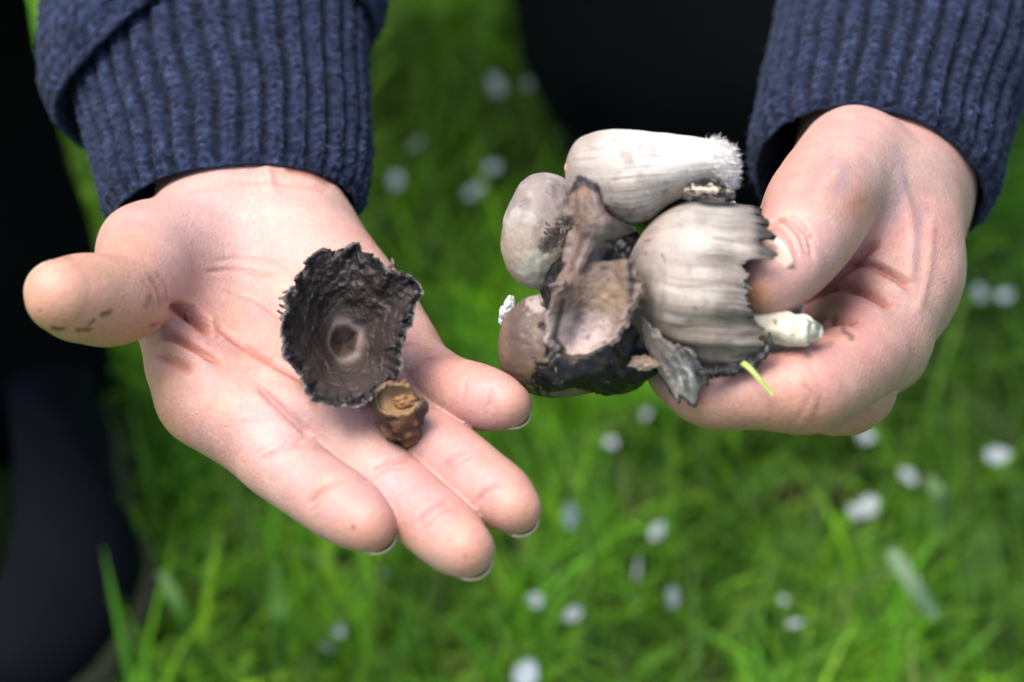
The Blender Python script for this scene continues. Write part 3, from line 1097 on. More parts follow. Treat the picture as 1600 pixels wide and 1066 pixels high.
pts = P[i0[:, 0], i0[:, 1]]; dr = dv[i0[:, 0], i0[:, 1]] + np.array([.5, -.1, 0]) + shag[i0[:, 0], i0[:, 1]][:, None] * np.array([.5, 0, 0])
V, F = fibres(pts, dr, 1.6, .10, .65, rng)
make_obj('fringe', V, F, M_CAP, mA, np.tile([.50, .48, .45], (len(V), 1)), kind='stuff', label='white shaggy fluff on the torn end')
stem(mA, [(1070, 285, 20, 4), (1120, 320, 10, 4.2), (1180, 400, 2, 4.2), (1235, 470, 2, 3.8), (1250, 490, 2, .5)], 12)
# curled torn scraps under the cap
P = patch([[(1062, 292, 40), (1085, 286, 42), (1115, 290, 40), (1150, 300, 36)], [(1066, 302, 38), (1090, 298, 43), (1120, 298, 43), (1148, 312, 38)], [(1075, 310, 34), (1095, 308, 38), (1122, 310, 38), (1142, 318, 34)]], 34, 70)
nn = fbm(P / 1.6, 3, 15)
P = P + grid_normals(P, False) * (1.5 * nn)[..., None]
col = mixc(np.tile(np.array([.40, .33, .24]), P.shape[:2] + (1,)), (.04, .035, .035), smooth(-.05, .3, nn + .3 * smooth(1080, 1130, PIX(P)[..., 0])))
V, F, cc = shell(P, .8, False, col, col)
make_obj('torn_veil', V, F, M_CAP, mA, cc)

# --- B: big bell cap with the jagged black margin
B_ROWS = [(983, 425, 28, .5), (987, 426, 28, 8.5), (1000, 430, 29, 15.5), (1025, 438, 30, 20.6), (1060, 445, 31, 23.4), (1100, 450, 32, 24.2), (1150, 455, 32, 24.0), (1200, 462, 33, 23.6), (1240, 466, 33, 23.4)]
MARG = np.array([(300, 1168), (335, 1178), (345, 1188), (352, 1170), (358, 1186), (364, 1198), (370, 1190), (376, 1168), (386, 1180), (392, 1198), (400, 1192), (407, 1160), (414, 1150), (428, 1158), (440, 1150), (455, 1162), (470, 1166), (490, 1172), (505, 1182), (520, 1194), (535, 1200), (550, 1194), (562, 1176), (572, 1150), (580, 1118), (586, 1094), (640, 1090)], float)
mB = empty('mushroom', base_of(B_ROWS), 'big bell shaped ink cap mushroom with jagged black margin beside the thumb', 'mushroom', 'ink cap mushrooms in the bunch')


# arc-length fraction for x=1000 is found from the table so that the margin lands where the photo shows it
_M = catmull(J(B_ROWS), 400); _s = np.concatenate([[0], np.cumsum(np.linalg.norm(np.diff(_M, axis=0), axis=1))]); _s /= _s[-1]
_xs = PIX(_M[:, :3])[:, 0]


def b_end(th):
    yy = 452 - 137 * np.cos(th)
    x = np.interp(yy, MARG[:, 0], MARG[:, 1])
    x = np.where(np.sin(th) < -.15, 1140 + 12 * np.sin(th * 7), x)
    x = x + 6 * vnoise(np.stack([np.cos(th) * 12, np.sin(th) * 12, th * 0], -1), 3) + 3 * vnoise(np.stack([np.cos(th) * 30, np.sin(th) * 30, th * 0], -1), 4) + 3 * vnoise(np.stack([np.cos(th) * 62, np.sin(th) * 62, th * 0], -1), 14)
    m_ = smooth(-.1, .5, vnoise(np.stack([np.cos(th) * 5, np.sin(th) * 5, th * 0], -1), 19))
    x = x - 16 * m_ * np.abs(vnoise(np.stack([np.cos(th) * 17, np.sin(th) * 17, th * 0], -1), 20))
    return np.interp(x, _xs, _s)


NU = 520
ci, dv, r, TH, T = lathe(B_ROWS, 220, NU, vend=b_end)
P0 = ci + dv * r[..., None]
cs = np.stack([np.cos(TH), np.sin(TH)], -1)
wq = .05 * fbm(P0 / 11, 2, 29)
cs = np.stack([np.cos(TH + wq), np.sin(TH + wq)], -1)
pat = smooth(-.35, .35, fbm(P0 / 8, 2, 30))[...]
streak = fbm(np.concatenate([cs * 11, T[..., None] * 2.0], -1), 3, 23) * (.35 + .9 * pat)
fine = fbm(np.concatenate([cs * 32, T[..., None] * 3.0], -1), 2, 24)
fold = vnoise(np.concatenate([cs * 4.2, T[..., None] * 1.2], -1), 25)
lump = fbm(P0 / 9, 2, 26)
V01 = np.linspace(0, 1, 220)[:, None] * np.ones(NU)[None]
low = smooth(0.1, -.8, dv[..., 1])
amp = smooth(.25, .8, T)
d_ = amp * (1.3 * fold * (1 + low) + .55 * streak + .22 * fine) + 1.1 * lump - 1.5 * smooth(.86, 1, V01) * smooth(.3, -.6, dv[..., 1])
P = ci + dv * (r + d_)[..., None]
PX0 = PIX(P0)
y_ = PX0[..., 1]; x_ = PX0[..., 0]
col = np.tile(np.array([.66, .60, .55]), T.shape + (1,))
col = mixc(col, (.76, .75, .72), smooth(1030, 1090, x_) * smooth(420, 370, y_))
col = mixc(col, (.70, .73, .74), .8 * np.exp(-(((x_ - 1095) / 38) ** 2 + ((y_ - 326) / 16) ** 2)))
col = mixc(col, (.44, .39, .32), .95 * smooth(455, 515, y_ + 18 * streak))  # grey-brown lower half, with the shade under the bell painted in
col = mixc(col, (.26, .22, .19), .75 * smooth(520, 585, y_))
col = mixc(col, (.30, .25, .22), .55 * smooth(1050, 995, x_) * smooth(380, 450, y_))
col = mixc(col, (.20, .165, .13), .75 * smooth(-.02, .35, streak) * smooth(400, 520, y_))
col = mixc(col, (.40, .34, .29), .5 * smooth(.05, .45, fine) * smooth(.3, .5, T))
col = mixc(col, (.44, .37, .33), .55 * smooth(.0, .5, lump) * smooth(.15, .3, T))
col = mixc(col, (.80, .77, .72), .75 * smooth(.05, .40, -streak) * smooth(.3, .5, T) * smooth(560, 520, y_))
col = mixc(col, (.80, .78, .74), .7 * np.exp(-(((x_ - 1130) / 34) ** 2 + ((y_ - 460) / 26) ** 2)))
col = mixc(col, (.30, .26, .21), .75 * np.exp(-(((x_ - 1140) / 24) ** 2 + ((y_ - 408) / 26) ** 2)) * smooth(-.5, .2, fbm(P0 / 3, 2, 5)))
col = mixc(col, (.46, .38, .36), .5 * np.exp(-(((x_ - 1010) / 30) ** 2 + ((y_ - 390) / 40) ** 2)))
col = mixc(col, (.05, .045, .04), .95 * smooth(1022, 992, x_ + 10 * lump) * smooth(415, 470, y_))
col = mixc(col, (.04, .038, .04), .9 * smooth(.945, .985, V01 + .035 * fbm(P0 / 2, 2, 28)))
col = mixc(col, (.30, .27, .25), .75 * smooth(.76, .93, V01 + .12 * streak + .06 * lump))
col = mixc(col, (.03, .03, .034), .92 * smooth(1168, 1192, x_ + 10 * fine) * smooth(412, 398, y_))
blot = fbm(P0 / 3.6, 3, 38)
col = mixc(col, (.30, .245, .205), .65 * smooth(.08, .42, blot) * smooth(.15, .35, T) * (.45 + .55 * smooth(380, 500, y_)))
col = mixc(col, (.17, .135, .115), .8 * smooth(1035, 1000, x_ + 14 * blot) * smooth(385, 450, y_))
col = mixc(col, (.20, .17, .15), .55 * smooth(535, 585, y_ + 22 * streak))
for sx, sy, ang, sl in ((1037, 403, 1.2, 6), (1012, 378, -.3, 3), (1009, 396, 1, 1.5), (1086, 480, .6, 2)):
    dd = px_dist(PX0.reshape(-1, 2), [(sx - sl * math.cos(ang), sy - sl * math.sin(ang)), (sx + sl * math.cos(ang), sy + sl * math.sin(ang))]).reshape(T.shape)
    col = mixc(col, (.14, .10, .08), .65 * smooth(3.4, .6, dd + 2.2 * fine) * (dv[..., 2] > 0))
gill = mixc(np.tile(np.array([.10, .085, .08]), T.shape + (1,)), (.03, .028, .03), smooth(0, .4, streak))
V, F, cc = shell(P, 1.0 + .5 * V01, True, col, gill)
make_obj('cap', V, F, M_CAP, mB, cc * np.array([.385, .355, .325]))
stem(mB, [(1050, 470, 30, 4.5), (1120, 488, 33, 5), (1180, 502, 37, 5.0), (1225, 512, 42, 4.7), (1255, 517, 45, 4.1), (1268, 519, 46, 3.2), (1273, 520, 46, 2.0), (1275, 520, 46, .3)], 14, c0=(.84, .78, .60), label='white cut stem end')
# torn lobe hanging from the lower margin
P = patch([[(985, 470, 40), (1010, 500, 49), (1045, 535, 55), (1088, 556, 52)],
           [(998, 530, 36), (1022, 550, 45), (1060, 570, 51), (1102, 578, 46)],
           [(1024, 572, 34), (1044, 586, 43), (1074, 600, 46), (1106, 598, 41)],
           [(1046, 612, 33), (1060, 622, 39), (1080, 630, 39), (1096, 618, 35)]], 110, 90)
uu = np.linspace(0, 1, 90)[None]; vv = np.linspace(0, 1, 110)[:, None]
st = fbm(np.stack([uu * 9 + 0 * vv, vv * 2 + 0 * uu, 0 * uu + 0 * vv], -1), 3, 33)
n3 = fbm(P / 2, 3, 34)
P = P + grid_normals(P, False) * (1.3 * st + .6 * n3)[..., None] + np.array([0, 0, 1.0]) * (2.2 * np.sin(np.pi * uu) * vv)[..., None]
P = P + (np.array([0, -1.5, 0]) * (smooth(.8, 1, vv) * vnoise(np.stack([uu * 14 + 0 * vv, 0 * uu + 0 * vv, 0 * uu + 0 * vv], -1), 2))[..., None])
col = np.tile(np.array([.20, .165, .145]), P.shape[:2] + (1,))
pxl = PIX(P)
col = mixc(col, (.50, .45, .42), .95 * np.exp(-(((pxl[..., 0] - 1078) / 28) ** 2 + ((pxl[..., 1] - 590) / 26) ** 2)))
col = mixc(col, (.10, .08, .07), .7 * smooth(0, .4, st))
rim_ = np.maximum(smooth(.90, .98, vv + .05 * n3), np.maximum(smooth(.93, 1, uu + .04 * n3), smooth(.08, .0, uu)))
col = mixc(col, (.02, .02, .022), .95 * rim_)
V, F, cc = shell(P, .9, False, col, col * .4)
make_obj('torn_lobe', V, F, M_CAP, mB, cc, label='grey torn lobe with black edge')

# thick black rolled edge along the lower margin
ci, dv, r, TH, T = lathe([(1203, 520, 50, .4), (1201, 538, 49, 1.2), (1190, 556, 48, 1.5), (1165, 571, 47, 1.6), (1130, 580, 47, 1.7), (1100, 584, 48, 1.5), (1086, 582, 48, .4)], 150, 26, ref=(0, 0, 1))
P0 = ci + dv * r[..., None]
P = ci + dv * (r * (1 + .5 * fbm(P0 / 1.3, 3, 36)))[..., None]
nn = fbm(P0 / 1.0, 2, 37)
make_obj('rolled_margin', P.reshape(-1, 3), skin_faces(P), M_CAP, mB, mixc(np.tile(np.array([.018, .017, .018]), (150 * 26, 1)), (.16, .15, .14), .8 * smooth(.2, .6, nn.ravel())), label='black rolled lower margin')

# --- C: egg shaped cap
C_ROWS = [(866, 276, 14, .5), (862, 280, 14, 4.5), (855, 300, 16, 8), (847, 345, 18, 10.4), (842, 385, 19, 10.4), (845, 420, 20, 8), (852, 442, 20, 4.5), (857, 453, 20, .5)]
mC = empty('mushroom', base_of(C_ROWS), 'egg shaped grey and cream ink cap mushroom with pale green patch', 'mushroom', 'ink cap mushrooms in the bunch')
ci, dv, r, TH, T = lathe(C_ROWS, 150, 180, ref=(1, 0, 0))
P0 = ci + dv * r[..., None]
n1 = fbm(P0 / 5, 3, 43); n2 = fbm(P0 / 1.3, 2, 44)
P = ci + dv * (r + .5 * n1 + .12 * n2)[..., None]
x_, y_ = PIX(P0)[..., 0], PIX(P0)[..., 1]
col = np.tile(np.array([.52, .46, .37]), T.shape + (1,))
col = mixc(col, (.42, .37, .37), .85 * smooth(365, 320, y_ + 25 * n1))
col = mixc(col, (.72, .70, .70), .6 * smooth(.0, .4, n1) * smooth(390, 330, y_))
col = mixc(col, (.62, .66, .57), .85 * smooth(36, 22, np.hypot(x_ - 838, (y_ - 418) * 1.0) + 8 * n1))
col = mixc(col, (.40, .30, .20), .4 * smooth(.1, .5, n2) * smooth(340, 380, y_))
col = mixc(col, (.22, .18, .18), .6 * smooth(.12, .4, fbm(P0 / 3.2, 3, 47)) * smooth(400, 350, y_))
col = mixc(col, (.06, .05, .045), .9 * smooth(22, 8, px_dist(np.stack([x_, y_], -1).reshape(-1, 2), [(852, 385), (866, 372), (880, 350)]).reshape(T.shape) + 22 * np.abs(n2)))
make_obj('cap', P.reshape(-1, 3), skin_faces(P), M_CAP, mC, col.reshape(-1, 3) * np.array([.385, .355, .335]))
ii = np.argwhere((np.hypot(x_ - 866, y_ - 368) < 20) & (dv[..., 2] > .2) & (rng.random(T.shape) < .12))
V, F = fibres(P[ii[:, 0], ii[:, 1]], dv[ii[:, 0], ii[:, 1]] * .4, 1.7, .22, .7, rng)
make_obj('debris', V, F, M_INK, mC, np.tile([.05, .042, .035], (len(V), 1)), kind='stuff', label='dark crumbs stuck to the cap')
stem(mC, [(850, 440, 10, 3.6), (930, 470, -2, 4), (1080, 500, -2, 4.2), (1200, 530, 8, 4), (1230, 535, 10, .5)], 52)

# --- D: round brown cap with inky underside
D_ROWS = [(782, 536, 15, .5), (785, 537, 15, 4.5), (798, 538, 16, 10), (828, 539, 18, 13.6), (868, 541, 20, 14.4), (915, 543, 20, 13.0), (960, 546, 18, 10.4), (1000, 550, 16, 7.5), (1014, 552, 15, 4), (1018, 552, 15, .5)]
mD = empty('mushroom', base_of(D_ROWS), 'round brown ink cap mushroom with wet black underside touching the little finger', 'mushroom', 'ink cap mushrooms in the bunch')
ci, dv, r, TH, T = lathe(D_ROWS, 190, 220)
P0 = ci + dv * r[..., None]
n1 = fbm(P0 / 5, 3, 53); n2 = fbm(P0 / 1.4, 2, 54)
x_, y_ = PIX(P0)[..., 0], PIX(P0)[..., 1]
ink = smooth(6, -16, px_dist(np.stack([x_, y_], -1).reshape(-1, 2), [(845, 600), (868, 570), (905, 575), (960, 570), (1000, 560)]).reshape(T.shape) - 24 + 20 * n2)
ink = np.maximum(ink, smooth(20, 4, px_dist(np.stack([x_, y_], -1).reshape(-1, 2), [(868, 560), (858, 500), (862, 470)]).reshape(T.shape) + 14 * n2))
P = ci + dv * (r + .6 * n1 + .15 * n2 + ink * (1.0 * fbm(P0 / 1.1, 2, 55) - .6))[..., None]
col = np.tile(np.array([.30, .235, .18]), T.shape + (1,))
col = mixc(col, (.22, .165, .15), .9 * np.exp(-(((x_ - 812) / 26) ** 2 + ((y_ - 512) / 30) ** 2)))
col = mixc(col, (1.0, 1.0, 1.0), .85 * smooth(30, 16, np.hypot(x_ - 846, (y_ - 474) * 1.3) + 12 * n2))
col = mixc(col, (.50, .45, .38), .7 * smooth(20, 8, np.hypot(x_ - 838, (y_ - 525)) + 22 * n2))
col = mixc(col, (.34, .24, .11), .6 * smooth(540, 570, y_) * smooth(.0, .4, n1))
col = mixc(col, (.46, .34, .24), .6 * smooth(800, 788, x_))
col = mixc(col, (.44, .42, .28), .8 * smooth(597, 608, y_ + 6 * n2))
col = mixc(col, (.016, .015, .015), .97 * ink)
make_obj('cap', P.reshape(-1, 3), skin_faces(P), M_CAP, mD, col.reshape(-1, 3) * np.array([.27, .222, .20]))
# white warts on its shoulder
for wx, wy, wz, wr in ((790, 488, 20, 2.0), (797, 474, 20, 1.7), (786, 500, 19, 1.4)):
    c = C(wx, wy, wz)
    u_ = np.linspace(0, np.pi, 22)[:, None]; v_ = np.linspace(0, 2 * np.pi, 28, endpoint=False)[None]
    D_ = np.stack([np.sin(u_) * np.cos(v_), np.sin(u_) * np.sin(v_), np.cos(u_) + 0 * v_], -1)
    Pw = c + D_ * (wr * (1 + .35 * fbm(D_ * 2.5 + wx, 2, 3)))[..., None] * np.array([.9, 1.15, 1])
    make_obj('wart', Pw.reshape(-1, 3), skin_faces(Pw), M_CAP, mD, np.tile([.36, .37, .35], (22 * 28, 1)))
# wet black gills oozing between the caps
INK = [J([(850, 588, 25, 4.0), (872, 576, 29, 5.2), (910, 574, 30, 5.2), (955, 568, 29, 5.6), (990, 550, 30, 6.5), (1010, 535, 30, 6.5)]),
       J([(975, 392, 34, 5), (978, 430, 36, 6.5), (988, 480, 36, 8), (990, 530, 34, 9), (985, 560, 32, 8)]),
       J([(955, 395, 32, 5), (935, 410, 30, 7), (900, 450, 26, 9), (930, 520, 26, 12), (950, 555, 26, 11)])]


def sdf_ink(P):
    d = None
    for q in INK:
        e = d_chain(P, q, 2)
        d = e if d is None else smin(d, e, 3)
    return d + 1.9 * fbm(P / 4.2, 2, 61)


V, F, N = sdf_mesh(sdf_ink, (-4, -22, 8), (46, 34, 52), .55)
n = fbm(V / 1.2, 2, 62)
make_obj('gills', V, F, M_INK, mD, mixc(np.tile(np.array([.004, .0035, .0035]), (len(V), 1)), (.016, .012, .009), smooth(.15, .6, n)), label='wet black inky gills')
ii = rng.integers(0, len(V), 260)
ii = ii[N[ii, 2] > .2]
Vf, Ff = fibres(V[ii], N[ii], 1.8, .18, .9, rng)
make_obj('debris', Vf, Ff, M_CAP, mD, np.tile([.05, .04, .03], (len(Vf), 1)), kind='stuff', label='crumbs and strands on the ink')
c = C(1008, 567, 44)
u_ = np.linspace(0, np.pi, 26)[:, None]; v_ = np.linspace(0, 2 * np.pi, 36, endpoint=False)[None]
D_ = np.stack([np.sin(u_) * np.cos(v_), np.sin(u_) * np.sin(v_), np.cos(u_) + 0 * v_], -1)
Pw = c + D_ * (1 + .7 * fbm(D_ * 3.2, 3, 5))[..., None] * np.array([3.6, 1.8, 1.8])
make_obj('crumb', Pw.reshape(-1, 3), skin_faces(Pw), M_CAP, mD, np.tile([.42, .29, .19], (26 * 36, 1)), label='tan crumb of torn flesh')
stem(mD, [(1000, 552, 14, 4), (1080, 555, 10, 4.2), (1180, 548, 16, 4.2), (1240, 540, 18, 3.6), (1250, 540, 18, .4)], 57)

# --- E: torn brown cap in the middle, two flaps
E1 = [[(892, 296, 43), (905, 286, 50), (922, 287, 53), (936, 298, 50)],
      [(884, 325, 46), (908, 322, 56), (935, 326, 58), (958, 338, 52)],
      [(884, 350, 46), (908, 350, 57), (945, 351, 59), (986, 357, 50)],
      [(884, 378, 46), (905, 378, 55), (928, 379, 56), (950, 380, 48)],
      [(880, 410, 46), (896, 410, 53), (912, 410, 55), (932, 408, 48)],
      [(868, 445, 44), (885, 448, 51), (900, 448, 54), (918, 444, 48)]]
E2 = [[(884, 434, 54), (912, 412, 53), (950, 408, 53), (982, 404, 56)],
      [(872, 458, 59), (912, 450, 54), (952, 447, 54), (989, 437, 58)],
      [(866, 492, 60), (905, 494, 53), (945, 490, 54), (986, 478, 58)],
      [(860, 526, 59), (895, 532, 52), (930, 528, 53), (966, 510, 57)],
      [(863, 546, 58), (889, 559, 57), (915, 559, 57), (938, 546, 56)]]
mE = empty('mushroom', base_of([r[1] for r in E1 + E2]), 'torn brown ink cap mushroom split open in the middle of the bunch', 'mushroom', 'ink cap mushrooms in the bunch')
for q, (ct, lab) in enumerate(((E1, 'upper brown flap with inky edge'), (E2, 'lower flap with pale lilac gills'))):
    nv, nu = 150, 110
    P = patch(ct, nv, nu)
    uu = np.linspace(0, 1, nu)[None] + np.zeros((nv, 1)); vv = np.linspace(0, 1, nv)[:, None] + np.zeros((1, nu))
    stq = fbm(np.stack([uu * 8, vv * 1.6, uu * 0 + q], -1), 3, 71 + q)
    n3 = fbm(P / 2.2, 3, 73 + q)
    edge_n = fbm(np.stack([vv * 7, uu * 2, uu * 0 + q], -1), 3, 7)
    Nn = grid_normals(P, False)
    P = P - Nn * ((.55 - .3 * q) * stq + .6 * n3)[..., None]
    if q == 1:      # a curled tongue: edges lifted, middle hollow
        P = P + np.array([0, 0, 1.0]) * (1.5 * np.abs(2 * uu - 1) ** 3)[..., None]
    P = P + np.array([1, 0, 0]) * ((smooth(.75, 1, uu) + smooth(.25, 0, uu)) * edge_n * 2.8)[..., None]
    if q == 1:      # bottom edge rolls over
        P = P + np.array([0, 0, -1.0]) * (smooth(.93, 1, vv) * 2.5)[..., None]
    px = PIX(P); x_, y_ = px[..., 0], px[..., 1]
    col = np.tile(np.array([.25, .195, .17]), (nv, nu, 1))
    col = mixc(col, (.13, .09, .07), (.65 - .3 * q) * smooth(.05, .45, stq))
    col = mixc(col, (.52, .46, .43), .5 * q * smooth(.90, .97, np.maximum(uu, 1 - uu)))
    col = mixc(col, (.40, .34, .32), .6 * smooth(.05, .4, -stq))
    if q == 1:
        col = mixc(col, (.19, .14, .10), .7 * smooth(500, 470, y_))
    if q == 0:
        col = mixc(col, (.42, .36, .35), .7 * np.exp(-(((x_ - 945) / 24) ** 2 + ((y_ - 372) / 22) ** 2)))
        col = mixc(col, (.12, .085, .05), .6 * np.exp(-(((x_ - 905) / 20) ** 2 + ((y_ - 340) / 25) ** 2)))
        col = mixc(col, (.46, .24, .12), .5 * np.exp(-(((x_ - 910) / 9) ** 2 + ((y_ - 300) / 8) ** 2)))
        dark = smooth(9, 3, px_dist(px.reshape(-1, 2), [(936, 298), (958, 338), (988, 358)]).reshape(nv, nu) + 5 * n3)
        dark = np.maximum(dark, smooth(7, 2, px_dist(px.reshape(-1, 2), [(895, 296), (910, 284), (938, 298)]).reshape(nv, nu) + 4 * n3))
    else:
        col = mixc(col, (.72, .63, .60), .9 * smooth(482, 512, y_ + 10 * stq) * smooth(965, 930, x_ + (y_ - 520) * .3))
        col = mixc(col, (.17, .135, .15), .85 * np.exp(-(((x_ - 905) / 14) ** 2 + ((y_ - 497) / 11) ** 2)))
        col = mixc(col, (.30, .25, .26), .5 * np.exp(-(((x_ - 893) / 8) ** 2 + ((y_ - 525) / 16) ** 2)))
        col = mixc(col, (.40, .30, .16), .55 * np.exp(-(((x_ - 950) / 30) ** 2 + ((y_ - 465) / 18) ** 2)))
        col = mixc(col, (.06, .035, .02), .9 * smooth(7, 2, px_dist(px.reshape(-1, 2), [(880, 470), (870, 510), (866, 528), (880, 546)]).reshape(nv, nu)))
        col = mixc(col, (.40, .26, .17), .85 * smooth(.93, .97, vv))
        dark = smooth(8, 2, px_dist(px.reshape(-1, 2), [(984, 412), (988, 440), (986, 470)]).reshape(nv, nu) + 6 * n3)
    col = mixc(col, (.025, .023, .026), .93 * dark)
    col = mixc(col, (.08, .055, .04), .6 * smooth(.45, .6, fbm(P / 1.0, 2, 79 + q)))
    V, F, cc = shell(P, 1.1, False, col, col * .35)
    make_obj('torn_flap', V, F, M_CAP, mE, cc * np.array([.50, .44, .41]), label=lab)
rr = np.array([C(x, y, z) for x, y, z in [(986, 430, 52), (989, 450, 52), (988, 470, 51), (985, 490, 50)]])
pp = catmull(rr, 60) + rng.normal(0, .5, (60, 3))
V, F = fibres(pp, np.tile([.5, -.5, .5], (60, 1)), 3.0, .2, .6, rng)
make_obj('fringe', V, F, M_CAP, mE, np.tile([.22, .20, .18], (len(V), 1)), kind='stuff', label='frayed grey strands')
stem(mE, [(915, 430, 34, 4), (960, 440, 24, 4), (1060, 470, 8, 4), (1180, 500, 8, 3.8), (1230, 510, 10, .4)], 75)

# --- small bud stuck between the caps
c = C(889, 263, 36)
Pw = c + D_ * (1 + .3 * fbm(D_ * 2.2, 2, 15))[..., None] * np.array([1.3, 1.9, 1.3])
make_obj('leaf_bud', Pw.reshape(-1, 3), skin_faces(Pw), M_CAP, None, mixc(np.tile(np.array([.50, .26, .13]), (26 * 36, 1)), (.25, .05, .04), smooth(0, 1, D_[..., 0].ravel())), label='tiny reddish bud stuck to the topmost mushroom', cat='bud')

# --- clipped grass blade hanging from the bell cap over the forefinger
bl = catmull(CA([(1160, 566, 49), (1172, 576, 51), (1188, 594, 52), (1207, 617, 52)]), 30)
nb_ = np.linspace(0, 1, 30)
wv = .85 * (1 - .35 * nb_)
Pb = np.stack([bl + np.array([k * .78, k * .62, -abs(k) * .3]) * wv[:, None] for k in (-1, 0, 1)], 1)
cb = mixc(np.tile(np.array([.30, .42, .06]), (30, 3, 1)), (.62, .62, .25), np.array([0., .8, .3])[None] * np.ones((30, 1)))
V, F, cc = shell(Pb, .25, False, cb, cb)
make_obj('grass_blade', V, F, M_GRASS, None, cc, label='thin yellow green grass blade hanging below the jagged cap', cat='grass blade')

# --- G: upturned black cap lying on the open palm
RIM = np.array([(628, 512), (643, 475), (653, 450), (636, 432), (612, 424), (603, 426), (585, 404), (566, 396), (558, 384), (544, 396), (517, 389), (500, 395), (484, 404), (470, 423), (464, 444), (452, 462), (456, 482), (444, 500), (446, 522), (449, 553), (470, 580), (486, 608), (507, 627), (544, 631), (579, 618), (609, 599), (622, 571), (616, 546)], float)
nu, nv = 560, 170
ang = np.unwrap(np.arctan2(-(RIM[:, 1] - 512), RIM[:, 0] - 545))
order = np.argsort(ang % (2 * np.pi))
aa, rrm = (ang % (2 * np.pi))[order], np.hypot(RIM[:, 0] - 545, RIM[:, 1] - 512)[order]
th = np.linspace(0, 2 * np.pi, nu, endpoint=False)
rp = np.interp(th, np.concatenate([aa - 2 * np.pi, aa, aa + 2 * np.pi]), np.tile(rrm, 3))
rp = rp + 4.0 * vnoise(np.stack([np.cos(th) * 9, np.sin(th) * 9, th * 0], -1), 1) + 2.6 * vnoise(np.stack([np.cos(th) * 24, np.sin(th) * 24, th * 0], -1), 2)
rx, ry = 545 + rp * np.cos(th), 512 - rp * np.sin(th)
ZP = skin_z(sdf_open_hand, 536, 541)
zr = ZP + 21 + (ry - 510) / 5.6 * .34 + 1.6 * vnoise(np.stack([np.cos(th) * 3, np.sin(th) * 3, th * 0], -1), 6) + .9 * vnoise(np.stack([np.cos(th) * 16, np.sin(th) * 16, th * 0], -1), 8)
rim3 = np.array([C(a, b, z) for a, b, z in zip(rx, ry, zr)])
bot = C(536, 541, ZP + 4.0)
rho = np.linspace(0, 1, nv)[:, None]
kern = np.hanning(61); kern /= kern.sum()
rim_s = np.stack([np.convolve(np.concatenate([rim3[-60:, k], rim3[:, k], rim3[:60, k]]), kern, 'same')[60:-60] for k in range(3)], -1)
kern = np.hanning(13); kern /= kern.sum()
rag_ = (rim3 - rim_s)[None] * smooth(.72, 1.0, rho)[..., None]
P = bot + (rim_s - bot)[None] * rho[..., None]
P[..., 2] = bot[2] + (rim_s[:, 2] - bot[2])[None] * (rho ** 1.35)
P = P + rag_
TH = np.broadcast_to(th, (nv, nu))
cs = np.stack([np.cos(TH), np.sin(TH)], -1)
g1 = fbm(np.concatenate([cs * 26, rho[..., None] * 3 + 0 * TH[..., None]], -1), 2, 81)
g2 = fbm(P / 3.0, 3, 82)
P[..., 2] += (0 * g1 + 1.5 * g2 * smooth(.2, .6, rho)) - 1.0 * np.exp(-(rho / .1) ** 2) + .9 * np.exp(-((rho - .22) / .06) ** 2)
P = P + np.array([0, 0, 1]) * (smooth(.82, 1, rho) * 3.4 * vnoise(np.concatenate([cs * 11, rho[..., None] * 6 + 0 * TH[..., None]], -1), 83))[..., None]
px = PIX(P); x_, y_ = px[..., 0], px[..., 1]
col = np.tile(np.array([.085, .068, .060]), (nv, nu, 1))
col = mixc(col, (.045, .034, .027), .8 * smooth(505, 450, y_))  # shade on the upper inner wall painted into the colour
col = mixc(col, (.13, .11, .105), .7 * smooth(545, 600, y_ + 20 * g2))  # lower wall painted lighter, as if it caught more light
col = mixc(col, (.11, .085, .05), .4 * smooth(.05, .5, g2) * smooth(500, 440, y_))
col = mixc(col, (.62, .60, .59), .8 * np.exp(-((np.hypot(x_ - 540, (y_ - 534) * .9) - 24) / 8) ** 2) * smooth(-.1, 1.1, (x_ - 535) / 26 + (y_ - 532) / 40))
col = mixc(col, (.40, .37, .34), .8 * np.exp(-(((x_ - 530) / 13) ** 2 + ((y_ - 505) / 22) ** 2)))
col = mixc(col, (.20, .155, .10), .7 * np.exp(-(((x_ - 533) / 14) ** 2 + ((y_ - 540) / 12) ** 2)))
rimw = smooth(.86, .97, rho + .05 * g2)
col = mixc(col, (.022, .022, .028), .85 * rimw)
col = mixc(col, (.30, .30, .33), .6 * rimw * smooth(.15, .5, fbm(P / 1.6, 2, 85)))
outer = mixc(np.tile(np.array([.36, .33, .31]), (nv, nu, 1)), (.14, .12, .11), smooth(-.2, .4, g2))
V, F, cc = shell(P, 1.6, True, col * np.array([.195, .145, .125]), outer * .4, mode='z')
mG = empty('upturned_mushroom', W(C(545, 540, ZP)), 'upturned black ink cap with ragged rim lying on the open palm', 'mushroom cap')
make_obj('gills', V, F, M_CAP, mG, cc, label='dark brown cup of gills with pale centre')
sel = rng.integers(0, nu, 110)
V, F = fibres(P[-1, sel], (P[-1, sel] - P[-14, sel]) / np.linalg.norm(P[-1, sel] - P[-14, sel], axis=1, keepdims=True), 1.1, .28, .9, rng)
make_obj('fringe', V, F, M_CAP, mG, np.tile([.05, .045, .045], (len(V), 1)), kind='stuff', label='frayed black rim')
